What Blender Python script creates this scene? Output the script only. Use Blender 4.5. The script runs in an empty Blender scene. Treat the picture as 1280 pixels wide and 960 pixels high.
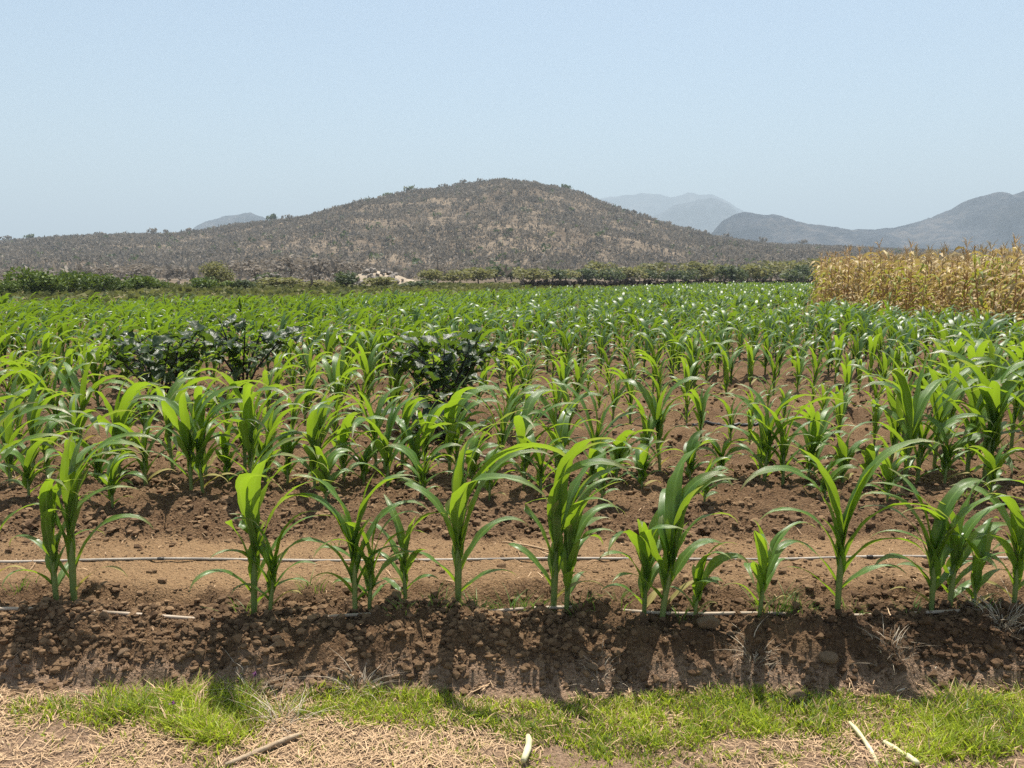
import bpy, math, random
import numpy as np
from mathutils import Vector, Matrix, Euler

random.seed(11)
RNG = np.random.default_rng(11)
R = math.radians
SC = bpy.context.scene
COL = SC.collection

# ------------------------------------------------------------------ camera
EYE = 1.55
PITCH = R(8.2)
FPX = 960.0
cam_d = bpy.data.cameras.new('camera')
cam = bpy.data.objects.new('camera', cam_d)
COL.objects.link(cam)
cam.location = (0, 0, EYE)
cam.rotation_euler = (R(90) - PITCH, 0, 0)
cam_d.sensor_width = 36
cam_d.lens = 36 * FPX / 1280
cam_d.clip_start = 0.05
cam_d.clip_end = 60000
SC.camera = cam

# ------------------------------------------------------------------ sky, sun, exposure
SUN_EL, SUN_AZ = R(70), R(11)         # azimuth measured from +Y towards +X
world = bpy.data.worlds.new('World')
SC.world = world
world.use_nodes = True
wn = world.node_tree
bg = wn.nodes['Background']
sky = wn.nodes.new('ShaderNodeTexSky')
sky.sky_type = 'NISHITA'
sky.sun_disc = False
sky.sun_elevation = SUN_EL
sky.sun_rotation = SUN_AZ
sky.altitude = 600
sky.air_density = 1.0
sky.dust_density = 3.0
sky.ozone_density = 0.2
sky_tone = wn.nodes.new('ShaderNodeMix'); sky_tone.data_type = 'RGBA'; sky_tone.blend_type = 'MULTIPLY'
sky_tone.inputs[0].default_value = 1.0
sky_tone.inputs[7].default_value = (0.98, 1.03, 0.965, 1)      # colour grade over the sky model, slightly greener
wn.links.new(sky.outputs[0], sky_tone.inputs[6]); wn.links.new(sky_tone.outputs[2], bg.inputs[0])
bg.inputs[1].default_value = 0.087
sun_d = bpy.data.lights.new('sun', 'SUN')
sun_d.energy = 5.0
sun_d.angle = R(0.5)
sun_d.color = (1.0, 0.94, 0.84)
sun = bpy.data.objects.new('sun', sun_d)
COL.objects.link(sun)
sdir = Vector((math.cos(SUN_EL) * math.sin(SUN_AZ), math.cos(SUN_EL) * math.cos(SUN_AZ), math.sin(SUN_EL)))
sun.rotation_euler = sdir.to_track_quat('Z', 'Y').to_euler()
sun.location = (0, 0, 50)
SC.view_settings.view_transform = 'Standard'
SC.view_settings.look = 'None'
SC.view_settings.gamma = 1
SC.view_settings.exposure = 1.0
SC.render.engine = 'CYCLES'
SC.cycles.use_denoising = False
SC.cycles.use_adaptive_sampling = False
SC.cycles.max_bounces = 7
SC.cycles.transmission_bounces = 5
SC.cycles.volume_bounces = 0

# ------------------------------------------------------------------ small helpers
def ground(px, py, z=0.0):
    """photo pixel (1280 wide) -> the point of the plane at height z that it shows"""
    a, b = (px - 640) / FPX, -(py - 480) / FPX
    d = (a, math.cos(PITCH) + b * math.sin(PITCH), -math.sin(PITCH) + b * math.cos(PITCH))
    t = (z - EYE) / d[2]
    return d[0] * t, d[1] * t

def bearing(px, py, Y):
    """photo pixel -> point at distance Y in front of the camera"""
    a, b = (px - 640) / FPX, -(py - 480) / FPX
    d = (a, math.cos(PITCH) + b * math.sin(PITCH), -math.sin(PITCH) + b * math.cos(PITCH))
    t = Y / d[1]
    return d[0] * t, Y, EYE + d[2] * t

def ordinal(n):
    a = ['zeroth', 'first', 'second', 'third', 'fourth', 'fifth', 'sixth', 'seventh', 'eighth', 'ninth', 'tenth', 'eleventh', 'twelfth', 'thirteenth', 'fourteenth', 'fifteenth', 'sixteenth', 'seventeenth', 'eighteenth', 'nineteenth']
    if n < 20: return a[n]
    t = ['', '', 'twent', 'thirt', 'fort', 'fift', 'sixt'][n // 10]
    return t + 'ieth' if n % 10 == 0 else t + 'y ' + a[n % 10]

def tag(o, label=None, cat=None, group=None, kind=None):
    if label: o['label'] = label
    if cat: o['category'] = cat
    if group: o['group'] = group
    if kind: o['kind'] = kind
    return o

def link(name, me, parent=None, loc=None, rot=None, scale=None):
    o = bpy.data.objects.new(name, me)
    COL.objects.link(o)
    if parent is not None: o.parent = parent
    if loc is not None: o.location = loc
    if rot is not None: o.rotation_euler = rot
    if scale is not None: o.scale = (scale,) * 3 if isinstance(scale, (int, float)) else scale
    return o

def empty(name, loc=(0, 0, 0), rz=0.0):
    o = link(name, None, loc=loc, rot=(0, 0, rz))
    o.empty_display_size = 0.1
    return o

def np_mesh(name, V, F, mat, uv=None, tint=None, smooth=True, attrs=None):
    """V (n,3); F (m,k) quads or tris; uv (n,2) per vertex; tint (n,) per vertex"""
    V = np.ascontiguousarray(V, dtype=np.float32); F = np.ascontiguousarray(F, dtype=np.int32)
    me = bpy.data.meshes.new(name)
    me.vertices.add(len(V)); me.vertices.foreach_set('co', V.ravel())
    m, k = F.shape
    me.loops.add(m * k); me.loops.foreach_set('vertex_index', F.ravel())
    me.polygons.add(m)
    me.polygons.foreach_set('loop_start', np.arange(0, m * k, k, dtype=np.int32))
    me.polygons.foreach_set('use_smooth', np.full(m, smooth))
    if uv is not None:
        ul = me.uv_layers.new(name='UVMap')
        ul.data.foreach_set('uv', np.ascontiguousarray(uv[F.ravel()], dtype=np.float32).ravel())
    for an, av in (attrs or {}).items():
        at = me.attributes.new(an, 'FLOAT', 'POINT'); at.data.foreach_set('value', np.ascontiguousarray(av, dtype=np.float32))
    if tint is not None:
        at = me.attributes.new('tint', 'FLOAT', 'POINT'); at.data.foreach_set('value', np.ascontiguousarray(tint, dtype=np.float32))
    me.update(calc_edges=True)
    me.validate()
    if mat: me.materials.append(mat)
    return me

class Geo:
    """collects quads (n,4) with uv and tint"""
    def __init__(s): s.V = []; s.F = []; s.U = []; s.T = []; s.n = 0
    def add(s, V, F, U=None, T=0.5):
        V = np.asarray(V, float); F = np.asarray(F, int)
        s.V.append(V); s.F.append(F + s.n)
        s.U.append(np.full((len(V), 2), 0.5) if U is None else np.asarray(U, float))
        s.T.append(np.full(len(V), T) if np.isscalar(T) else np.asarray(T, float))
        s.n += len(V)
    def arrays(s): return np.vstack(s.V), np.vstack(s.F), np.vstack(s.U), np.concatenate(s.T)
    def mesh(s, name, mat, smooth=True):
        V, F, U, T = s.arrays(); return np_mesh(name, V, F, mat, U, T, smooth)

def grid_faces(n, m):
    i, j = np.meshgrid(np.arange(n), np.arange(m), indexing='ij')
    a = (i * (m + 1) + j).ravel()
    return np.stack([a, a + 1, a + m + 2, a + m + 1], 1)

def tube(pts, rads, k=6, cap=True):
    pts = np.asarray(pts, float); n = len(pts)
    rads = np.full(n, rads) if np.isscalar(rads) else np.asarray(rads, float)
    T = np.gradient(pts, axis=0); T /= np.linalg.norm(T, axis=1)[:, None] + 1e-9
    ref = np.array([0, 0, 1.0]) if abs(T[:, 2]).mean() < 0.8 else np.array([1.0, 0, 0])
    A = np.cross(T, ref); A /= np.linalg.norm(A, axis=1)[:, None] + 1e-9
    B = np.cross(T, A)
    ang = np.linspace(0, 2 * np.pi, k, endpoint=False)
    V = pts[:, None] + rads[:, None, None] * (np.cos(ang)[None, :, None] * A[:, None] + np.sin(ang)[None, :, None] * B[:, None])
    V = V.reshape(-1, 3)
    F = []
    for i in range(n - 1):
        for j in range(k):
            F.append((i * k + j, i * k + (j + 1) % k, (i + 1) * k + (j + 1) % k, (i + 1) * k + j))
    if cap:
        V = np.vstack([V, pts[0], pts[-1]])
        for j in range(0, k, 2):
            F.append((n * k, (j + 2) % k, j + 1, j)); F.append((n * k + 1, (n - 1) * k + j, (n - 1) * k + j + 1, (n - 1) * k + (j + 2) % k))
    return V, np.array(F)

# ------------------------------------------------------------------ vectorised noise
def _h(ix, iy, s):
    n = (ix.astype(np.int64) * 374761393 + iy.astype(np.int64) * 668265263 + s * 974634543) & 0x7fffffff
    n = ((n ^ (n >> 13)) * 1274126177) & 0x7fffffff
    n = ((n ^ (n >> 15)) * 2246822519) & 0x7fffffff
    return ((n ^ (n >> 13)) & 0xffffff) / float(0x1000000)

def perlin(x, y, s=0):
    x = np.asarray(x, float); y = np.asarray(y, float)
    ix = np.floor(x); iy = np.floor(y); fx = x - ix; fy = y - iy
    u = fx * fx * fx * (fx * (fx * 6 - 15) + 10); v = fy * fy * fy * (fy * (fy * 6 - 15) + 10)
    def g(dx, dy):
        a = _h(ix + dx, iy + dy, s) * 2 * np.pi
        return np.cos(a) * (fx - dx) + np.sin(a) * (fy - dy)
    return ((g(0, 0) * (1 - u) + g(1, 0) * u) * (1 - v) + (g(0, 1) * (1 - u) + g(1, 1) * u) * v) * 1.5

def fbm(x, y, o=4, s=0, gain=0.5):
    t = 0; a = 1.0; f = 1.0
    for k in range(o):
        t = t + a * perlin(x * f, y * f, s + k * 17); a *= gain; f *= 2.03
    return t

def worley(x, y, s=0):
    ix = np.floor(x); iy = np.floor(y); best = np.full(np.shape(x), 9.0); bid = np.zeros(np.shape(x))
    for dx in (-1, 0, 1):
        for dy in (-1, 0, 1):
            cx = ix + dx; cy = iy + dy
            px = cx + _h(cx, cy, s + 5); py = cy + _h(cx, cy, s + 9)
            d = (px - x) ** 2 + (py - y) ** 2
            m = d < best
            best = np.where(m, d, best); bid = np.where(m, _h(cx, cy, s + 3), bid)
    return np.sqrt(best), bid

def sstep(a, b, x):
    t = np.clip((x - a) / (b - a), 0, 1); return t * t * (3 - 2 * t)

# ------------------------------------------------------------------ materials
def new_mat(name):
    m = bpy.data.materials.new(name); m.use_nodes = True
    nt = m.node_tree
    for n in list(nt.nodes): nt.nodes.remove(n)
    out = nt.nodes.new('ShaderNodeOutputMaterial')
    return m, nt, out

def N(nt, t, **kw):
    n = nt.nodes.new(t)
    for k, v in kw.items():
        if k in ('operation', 'blend_type', 'data_type', 'attribute_name', 'feature', 'noise_dimensions', 'wave_type', 'bands_direction', 'interpolation'): setattr(n, k, v)
        else: n.inputs[k.replace('_', ' ')].default_value = v
    return n

def ramp(nt, fac, stops):
    r = nt.nodes.new('ShaderNodeValToRGB')
    while len(r.color_ramp.elements) < len(stops): r.color_ramp.elements.new(0.5)
    for e, (p, c) in zip(r.color_ramp.elements, stops):
        e.position = p; e.color = (*c, 1)
    nt.links.new(fac, r.inputs[0])
    return r.outputs[0]

def mixc(nt, fac, a, b, blend='MIX'):
    m = nt.nodes.new('ShaderNodeMix'); m.data_type = 'RGBA'; m.blend_type = blend
    for sock, v in ((m.inputs[0], fac), (m.inputs[6], a), (m.inputs[7], b)):
        if hasattr(v, 'is_output'): nt.links.new(v, sock)
        elif isinstance(v, tuple): sock.default_value = (*v, 1)
        else: sock.default_value = v
    return m.outputs[2]

def mathn(nt, op, a, b=None, clamp=False):
    m = nt.nodes.new('ShaderNodeMath'); m.operation = op; m.use_clamp = clamp
    for s, v in ((m.inputs[0], a), (m.inputs[1], b)):
        if v is None: continue
        if hasattr(v, 'is_output'): nt.links.new(v, s)
        else: s.default_value = v
    return m.outputs[0]

def attr(nt, name):
    return N(nt, 'ShaderNodeAttribute', attribute_name=name).outputs['Fac']

def noise_tex(nt, scale, detail=4, rough=0.6, vec=None):
    n = N(nt, 'ShaderNodeTexNoise', Scale=scale, Detail=detail, Roughness=rough)
    if vec is not None: nt.links.new(vec, n.inputs['Vector'])
    return n.outputs['Fac']

def pos(nt): return nt.nodes.new('ShaderNodeNewGeometry').outputs['Position']
def objc(nt): return nt.nodes.new('ShaderNodeTexCoord').outputs['Object']

def leaf_mat(name, lo, hi, trans, rough=0.4, tfac=0.4, per_object=True, midrib=(0.35, 0.45, 0.18), veins=True, spec=0.5, dry=None):
    m, nt, out = new_mat(name)
    if per_object:
        var = mathn(nt, 'ADD', mathn(nt, 'MULTIPLY', nt.nodes.new('ShaderNodeObjectInfo').outputs['Random'], 0.6), mathn(nt, 'MULTIPLY', noise_tex(nt, 5, 2, 0.5, objc(nt)), 0.4))
    else:
        var = attr(nt, 'tint')
    c = mixc(nt, var, lo, hi)
    tr = mixc(nt, var, tuple(v * 0.75 for v in trans), trans)
    bsdf = N(nt, 'ShaderNodeBsdfPrincipled', Roughness=rough)
    bsdf.inputs['Specular IOR Level'].default_value = spec
    tl = nt.nodes.new('ShaderNodeBsdfTranslucent')
    if veins:
        uvn = nt.nodes.new('ShaderNodeUVMap'); sp = nt.nodes.new('ShaderNodeSeparateXYZ'); nt.links.new(uvn.outputs[0], sp.inputs[0])
        d = mathn(nt, 'ABSOLUTE', mathn(nt, 'SUBTRACT', sp.outputs[1], 0.5))
        rib = ramp(nt, d, [(0.0, (1, 1, 1)), (0.045, (0.9, 0.9, 0.9)), (0.085, (0, 0, 0))])
        c = mixc(nt, mathn(nt, 'MULTIPLY', rib, 0.75), c, midrib)
        w = mathn(nt, 'SINE', mathn(nt, 'MULTIPLY', sp.outputs[1], 95.0))
        c = mixc(nt, mathn(nt, 'MULTIPLY', mathn(nt, 'ADD', w, 1.0), 0.10), c, midrib)
        tr = mixc(nt, mathn(nt, 'MULTIPLY', mathn(nt, 'ADD', w, 1.0), 0.13), tr, tuple(v * 0.45 for v in trans))
        if dry:
            tip = mathn(nt, 'MULTIPLY', ramp(nt, sp.outputs[0], [(0.78, (0, 0, 0)), (1.0, (1, 1, 1))]), noise_tex(nt, 9, 3, 0.6, objc(nt)))
            c = mixc(nt, tip, c, dry); tr = mixc(nt, tip, tr, dry)
        dust = ramp(nt, noise_tex(nt, 22, 5, 0.7, objc(nt)), [(0.5, (0, 0, 0)), (0.75, (1, 1, 1))])
        c = mixc(nt, mathn(nt, 'MULTIPLY', dust, 0.22), c, (0.24, 0.22, 0.11))
        nt.links.new(mathn(nt, 'ADD', mathn(nt, 'MULTIPLY', noise_tex(nt, 14, 3, 0.6, objc(nt)), 0.35), rough - 0.17), bsdf.inputs['Roughness'])
        bmp = N(nt, 'ShaderNodeBump', Strength=0.25, Distance=0.004); nt.links.new(w, bmp.inputs['Height']); nt.links.new(bmp.outputs[0], bsdf.inputs['Normal'])
    nt.links.new(c, bsdf.inputs['Base Color']); nt.links.new(tr, tl.inputs['Color'])
    mx = N(nt, 'ShaderNodeMixShader', Fac=tfac)
    nt.links.new(bsdf.outputs[0], mx.inputs[1]); nt.links.new(tl.outputs[0], mx.inputs[2]); nt.links.new(mx.outputs[0], out.inputs[0])
    return m

def plain_mat(name, lo, hi, scale=6.0, rough=0.85, bump=0.3, bdist=0.01, tint=False, spec=0.3, world_pos=False):
    m, nt, out = new_mat(name)
    v = pos(nt) if world_pos else objc(nt)
    f = noise_tex(nt, scale, 5, 0.62, v)
    if tint: f = mathn(nt, 'ADD', mathn(nt, 'MULTIPLY', f, 0.35), mathn(nt, 'MULTIPLY', attr(nt, 'tint'), 0.75), True)
    else: f = ramp(nt, f, [(0.3, (0, 0, 0)), (0.7, (1, 1, 1))])
    c = mixc(nt, f, lo, hi)
    b = N(nt, 'ShaderNodeBsdfPrincipled', Roughness=rough); b.inputs['Specular IOR Level'].default_value = spec
    nt.links.new(c, b.inputs['Base Color'])
    if bump:
        bm = N(nt, 'ShaderNodeBump', Strength=bump, Distance=bdist)
        nt.links.new(noise_tex(nt, scale * 4, 5, 0.65, v), bm.inputs['Height']); nt.links.new(bm.outputs[0], b.inputs['Normal'])
    nt.links.new(b.outputs[0], out.inputs[0])
    return m

MAIZE_LO, MAIZE_HI, MAIZE_TR = (0.024, 0.078, 0.010), (0.068, 0.145, 0.018), (0.27, 0.43, 0.02)
M = {}
M['maize'] = leaf_mat('maize_leaf', (0.036, 0.10, 0.011), (0.085, 0.175, 0.018), (0.37, 0.56, 0.025), 0.38, 0.40, True, (0.17, 0.30, 0.06), True, 0.75, (0.42, 0.32, 0.14))
M['maize_far'] = leaf_mat('maize_leaf_far', MAIZE_LO, MAIZE_HI, MAIZE_TR, 0.44, 0.33, False, (0.22, 0.36, 0.10), False, 0.62)
M['yellow'] = leaf_mat('yellowed_leaf', (0.20, 0.19, 0.045), (0.42, 0.33, 0.12), (0.45, 0.40, 0.08), 0.6, 0.35, True, (0.4, 0.35, 0.15), True, 0.3, (0.42, 0.32, 0.14))
M['stalk'] = leaf_mat('maize_stalk', (0.13, 0.20, 0.05), (0.24, 0.29, 0.09), (0.34, 0.42, 0.10), 0.5, 0.18, True, (0.3, 0.4, 0.15), False, 0.4)
M['shrub_leaf'] = leaf_mat('dark_shrub_leaf', (0.009, 0.027, 0.012), (0.036, 0.072, 0.019), (0.18, 0.30, 0.025), 0.36, 0.28, True, (0.05, 0.07, 0.04), True, 0.42)
M['shrub_stem'] = plain_mat('dark_shrub_stem', (0.012, 0.010, 0.012), (0.03, 0.022, 0.025), 8, 0.55, 0.2)
M['grass'] = leaf_mat('grass_blade', (0.085, 0.16, 0.02), (0.36, 0.42, 0.05), (0.62, 0.74, 0.06), 0.45, 0.45, False, (0, 0, 0), False, 0.45)
M['weed'] = leaf_mat('weed_blade', (0.07, 0.14, 0.025), (0.15, 0.24, 0.05), (0.28, 0.42, 0.05), 0.5, 0.35, False, (0, 0, 0), False, 0.4)
M['fallow'] = leaf_mat('fallow_weed', (0.065, 0.085, 0.028), (0.19, 0.18, 0.075), (0.20, 0.22, 0.055), 0.8, 0.3, False, (0, 0, 0), False, 0.2)
M['dry'] = leaf_mat('dry_maize_leaf', (0.26, 0.15, 0.068), (0.62, 0.50, 0.26), (0.46, 0.36, 0.11), 0.6, 0.30, False, (0, 0, 0), False, 0.3)
M['dry_green'] = leaf_mat('turning_maize_leaf', (0.12, 0.17, 0.03), (0.42, 0.40, 0.07), (0.42, 0.42, 0.05), 0.6, 0.35, False, (0, 0, 0), False, 0.3)
M['dry_stalk'] = plain_mat('dry_maize_stalk', (0.30, 0.13, 0.05), (0.48, 0.28, 0.11), 5, 0.7, 0)
M['tassel'] = plain_mat('maize_tassel', (0.42, 0.27, 0.12), (0.62, 0.46, 0.25), 5, 0.8, 0)
M['straw'] = plain_mat('dead_straw', (0.22, 0.13, 0.068), (0.56, 0.39, 0.23), 30, 0.7, 0, tint=True)
M['root'] = plain_mat('dead_grass_root', (0.30, 0.24, 0.17), (0.55, 0.47, 0.36), 20, 0.8, 0)
M['cane'] = plain_mat('pale_cane', (0.50, 0.45, 0.24), (0.66, 0.62, 0.40), 9, 0.6, 0.3)
M['stick'] = plain_mat('weathered_stick', (0.27, 0.19, 0.12), (0.48, 0.37, 0.25), 25, 0.8, 0.5)
M['pipe'] = plain_mat('dusty_pipe', (0.20, 0.18, 0.16), (0.52, 0.45, 0.37), 5, 0.6, 0.2, world_pos=True)
M['pipe_pale'] = plain_mat('dusty_pale_pipe', (0.27, 0.21, 0.15), (0.52, 0.42, 0.32), 5, 0.6, 0.2, world_pos=True)
M['pipe_dark'] = plain_mat('black_polythene', (0.02, 0.02, 0.022), (0.09, 0.085, 0.08), 6, 0.45, 0.1)
M['rock'] = plain_mat('pale_rock', (0.17, 0.145, 0.125), (0.36, 0.315, 0.27), 3, 0.9, 0.6, 0.05)
M['clodstone'] = plain_mat('earthy_stone', (0.13, 0.085, 0.05), (0.25, 0.17, 0.105), 12, 0.95, 0.7, 0.01)
M['bark'] = plain_mat('grey_bark', (0.09, 0.07, 0.055), (0.17, 0.14, 0.115), 8, 0.95, 0.3)
M['bush'] = leaf_mat('green_bush_leaf', (0.03, 0.065, 0.010), (0.14, 0.19, 0.03), (0.18, 0.26, 0.02), 0.6, 0.22, False, (0, 0, 0), False, 0.35)
M['olive'] = leaf_mat('olive_scrub_leaf', (0.12, 0.125, 0.055), (0.26, 0.24, 0.115), (0.28, 0.28, 0.09), 0.65, 0.35, False, (0, 0, 0), False, 0.25)
M['darktree'] = leaf_mat('dark_scrub_leaf', (0.045, 0.066, 0.036), (0.115, 0.14, 0.068), (0.15, 0.19, 0.07), 0.6, 0.3, False, (0, 0, 0), False, 0.25)
M['twig'] = leaf_mat('bare_twigs', (0.135, 0.122, 0.112), (0.35, 0.30, 0.245), (0.22, 0.19, 0.15), 0.9, 0.35, False, (0, 0, 0), False, 0.1)
M['thorn'] = leaf_mat('thorn_brush', (0.03, 0.026, 0.024), (0.12, 0.098, 0.082), (0.05, 0.04, 0.03), 0.9, 0.1, False, (0, 0, 0), False, 0.1)
M['flower'] = plain_mat('purple_flower', (0.10, 0.03, 0.10), (0.20, 0.06, 0.17), 10, 0.7, 0)

def soil_material():
    m, nt, out = new_mat('field_soil'); p = pos(nt)
    big = noise_tex(nt, 2.3, 5, 0.6, p); fine = noise_tex(nt, 55, 6, 0.7, p); grit = noise_tex(nt, 260, 3, 0.6, p)
    rough_c = ramp(nt, mathn(nt, 'ADD', mathn(nt, 'MULTIPLY', fine, 0.6), mathn(nt, 'MULTIPLY', big, 0.4)),
                   [(0.33, (0.085, 0.046, 0.024)), (0.52, (0.17, 0.102, 0.053)), (0.68, (0.27, 0.174, 0.097))])
    sandy = ramp(nt, fine, [(0.3, (0.25, 0.148, 0.074)), (0.6, (0.38, 0.243, 0.128)), (0.8, (0.49, 0.335, 0.195))])
    path = ramp(nt, fine, [(0.3, (0.24, 0.15, 0.095)), (0.6, (0.40, 0.275, 0.185)), (0.8, (0.52, 0.39, 0.28))])
    fal = ramp(nt, big, [(0.3, (0.13, 0.12, 0.055)), (0.7, (0.23, 0.19, 0.10))])
    c = mixc(nt, attr(nt, 'sandy'), rough_c, sandy)
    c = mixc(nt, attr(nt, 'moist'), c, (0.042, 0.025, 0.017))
    c = mixc(nt, attr(nt, 'path'), c, path)
    c = mixc(nt, attr(nt, 'fallow'), c, fal)
    def crumbs(sc):
        v = nt.nodes.new('ShaderNodeTexVoronoi'); v.inputs['Scale'].default_value = sc; nt.links.new(p, v.inputs['Vector']); return v
    v1, v2 = crumbs(75), crumbs(170)
    gap = mathn(nt, 'MULTIPLY', ramp(nt, v1.outputs['Distance'], [(0.45, (0, 0, 0)), (0.8, (1, 1, 1))]), mathn(nt, 'SUBTRACT', 1.0, mathn(nt, 'MULTIPLY', attr(nt, 'sandy'), 0.7)))
    sepc = nt.nodes.new('ShaderNodeSeparateColor'); nt.links.new(v1.outputs['Color'], sepc.inputs[0])
    c = mixc(nt, mathn(nt, 'MULTIPLY', sepc.outputs[0], 0.35), c, (0.24, 0.15, 0.085))
    c = mixc(nt, mathn(nt, 'MULTIPLY', gap, 0.35), c, (0.05, 0.03, 0.02))
    b = N(nt, 'ShaderNodeBsdfPrincipled', Roughness=0.95); b.inputs['Specular IOR Level'].default_value = 0.15
    nt.links.new(c, b.inputs['Base Color'])
    bm = N(nt, 'ShaderNodeBump', Strength=1.0, Distance=0.022)
    h = mathn(nt, 'SUBTRACT', mathn(nt, 'ADD', fine, mathn(nt, 'MULTIPLY', grit, 0.3)), mathn(nt, 'ADD', mathn(nt, 'MULTIPLY', v1.outputs['Distance'], 0.5), mathn(nt, 'MULTIPLY', v2.outputs['Distance'], 0.3)))
    nt.links.new(h, bm.inputs['Height']); nt.links.new(bm.outputs[0], b.inputs['Normal'])
    nt.links.new(b.outputs[0], out.inputs[0])
    return m
M['soil'] = soil_material()

def clod_material():
    m, nt, out = new_mat('soil_clod'); p = pos(nt)
    fine = noise_tex(nt, 60, 5, 0.7, p)
    c = mixc(nt, mathn(nt, 'ADD', mathn(nt, 'MULTIPLY', attr(nt, 'tint'), 0.7), mathn(nt, 'MULTIPLY', fine, 0.3)), (0.062, 0.035, 0.02), (0.29, 0.186, 0.104))
    b = N(nt, 'ShaderNodeBsdfPrincipled', Roughness=0.95); b.inputs['Specular IOR Level'].default_value = 0.15
    nt.links.new(c, b.inputs['Base Color'])
    bm = N(nt, 'ShaderNodeBump', Strength=0.7, Distance=0.008); nt.links.new(noise_tex(nt, 150, 4, 0.7, p), bm.inputs['Height']); nt.links.new(bm.outputs[0], b.inputs['Normal'])
    nt.links.new(b.outputs[0], out.inputs[0])
    return m
M['clod'] = clod_material()

def terrain_material(name, stops, scale, detail=6):
    m, nt, out = new_mat(name); p = pos(nt)
    a = noise_tex(nt, scale, detail, 0.65, p); b_ = noise_tex(nt, scale * 9, 4, 0.7, p)
    c = ramp(nt, mathn(nt, 'ADD', mathn(nt, 'MULTIPLY', a, 0.6), mathn(nt, 'MULTIPLY', b_, 0.4)), stops)
    b = N(nt, 'ShaderNodeBsdfPrincipled', Roughness=1.0); b.inputs['Specular IOR Level'].default_value = 0.0
    nt.links.new(c, b.inputs['Base Color']); nt.links.new(b.outputs[0], out.inputs[0])
    return m
M['hill'] = terrain_material('dry_hill', [(0.36, (0.075, 0.057, 0.042)), (0.5, (0.14, 0.112, 0.085)), (0.64, (0.25, 0.197, 0.143))], 0.03)
M['mountain'] = terrain_material('far_mountain', [(0.38, (0.022, 0.028, 0.042)), (0.52, (0.05, 0.056, 0.07)), (0.64, (0.12, 0.11, 0.11))], 0.006)  # cool blue in the base colour stands in for part of the distance haze

# ------------------------------------------------------------------ the field: shape of the soil
ROW1, ROW2 = 3.31, 5.12
def field_far(x):
    """far edge of the green maize (metres ahead) at sideways x"""
    return np.interp(x, [-60, -17, -10, -7.5, -1, 16, 30, 60], [22, 25.5, 29, 33, 43, 70, 74, 76])

def benches(y, x=0.0):
    y = y + 0.07 * perlin(x * 0.9, x * 0 + 2.2, 12) + 0.03 * perlin(x * 3.3, x * 0 + 5.2, 13)
    b = sstep(3.55, 3.72, y) * (1 - sstep(4.18, 4.36, y))
    b = np.maximum(b, 0.5 * sstep(7.1, 7.3, y) * (1 - sstep(7.7, 7.95, y)))
    b = np.maximum(b, 0.4 * sstep(8.75, 8.95, y) * (1 - sstep(9.4, 9.7, y)))
    return b

def bank(x, y):
    e = 0.055 * perlin(x * 1.7, y * 0 + 3.1, 4) + 0.035 * perlin(x * 5.1, y * 0 + 7.7, 6) + 0.03 * sstep(-1.2, -1.9, x)
    return sstep(2.93 + e, 3.19 + e * 0.6, y)

def soil_parts(x, y):
    x = np.asarray(x, float); y = np.asarray(y, float)
    b = bank(x, y)
    bench = benches(y, x) * (0.75 + 0.25 * perlin(x * 0.9, y * 0.9, 21))
    path = 1 - b
    rough = np.clip(1 - 0.9 * bench, 0.08, 1) * (0.2 + 0.8 * sstep(0.02, 0.2, b))
    return b, bench, path, rough

def soil_z(x, y, fine=True):
    x = np.asarray(x, float); y = np.asarray(y, float)
    b, bench, path, rough = soil_parts(x, y)
    z = -0.17 + 0.17 * b
    z = z + 0.02 * perlin(x * 0.8, y * 0.8, 31) * b
    g = np.exp(-((y - 3.49) / 0.09) ** 2) * (0.45 + 0.9 * np.clip(perlin(x * 2.3, y * 0 + 1.5, 8) + 0.15, 0, 1))
    z = z - 0.085 * g                                     # trench behind the first row
    z = z + 0.05 * np.exp(-((y - 4.85) / 0.42) ** 2) + 0.02 * bench
    z = z + 0.045 * np.sin((y - 5.2) * 2 * np.pi / 0.95) * sstep(5.6, 6.4, y) * (1 - sstep(30, 60, y))
    if fine:
        wx = x + 0.03 * perlin(x * 9, y * 9, 51); wy = y + 0.03 * perlin(x * 9, y * 9, 52)
        w1, i1 = worley(wx / 0.11, wy / 0.11, 1); w2, i2 = worley(wx / 0.052, wy / 0.052, 2)
        w0, i0 = worley(wx / 0.23, wy / 0.17, 3)
        lump = 0.05 * np.clip(0.8 - w0, 0, 1) * i0 + 0.055 * np.clip(0.75 - w1, 0, 1) * (0.15 + i1) ** 1.3 + 0.034 * np.clip(0.8 - w2, 0, 1) * (0.1 + i2)
        far = 1 - sstep(14, 26, y)
        z = z + rough * (lump + 0.03 * fbm(x * 5, y * 5, 4, 61) + 0.016 * fbm(x * 24, y * 24, 3, 71)) * (0.35 + 0.65 * far)
        z = z + (1 - rough) * 0.006 * fbm(x * 11, y * 11, 3, 81)
    return z

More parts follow.
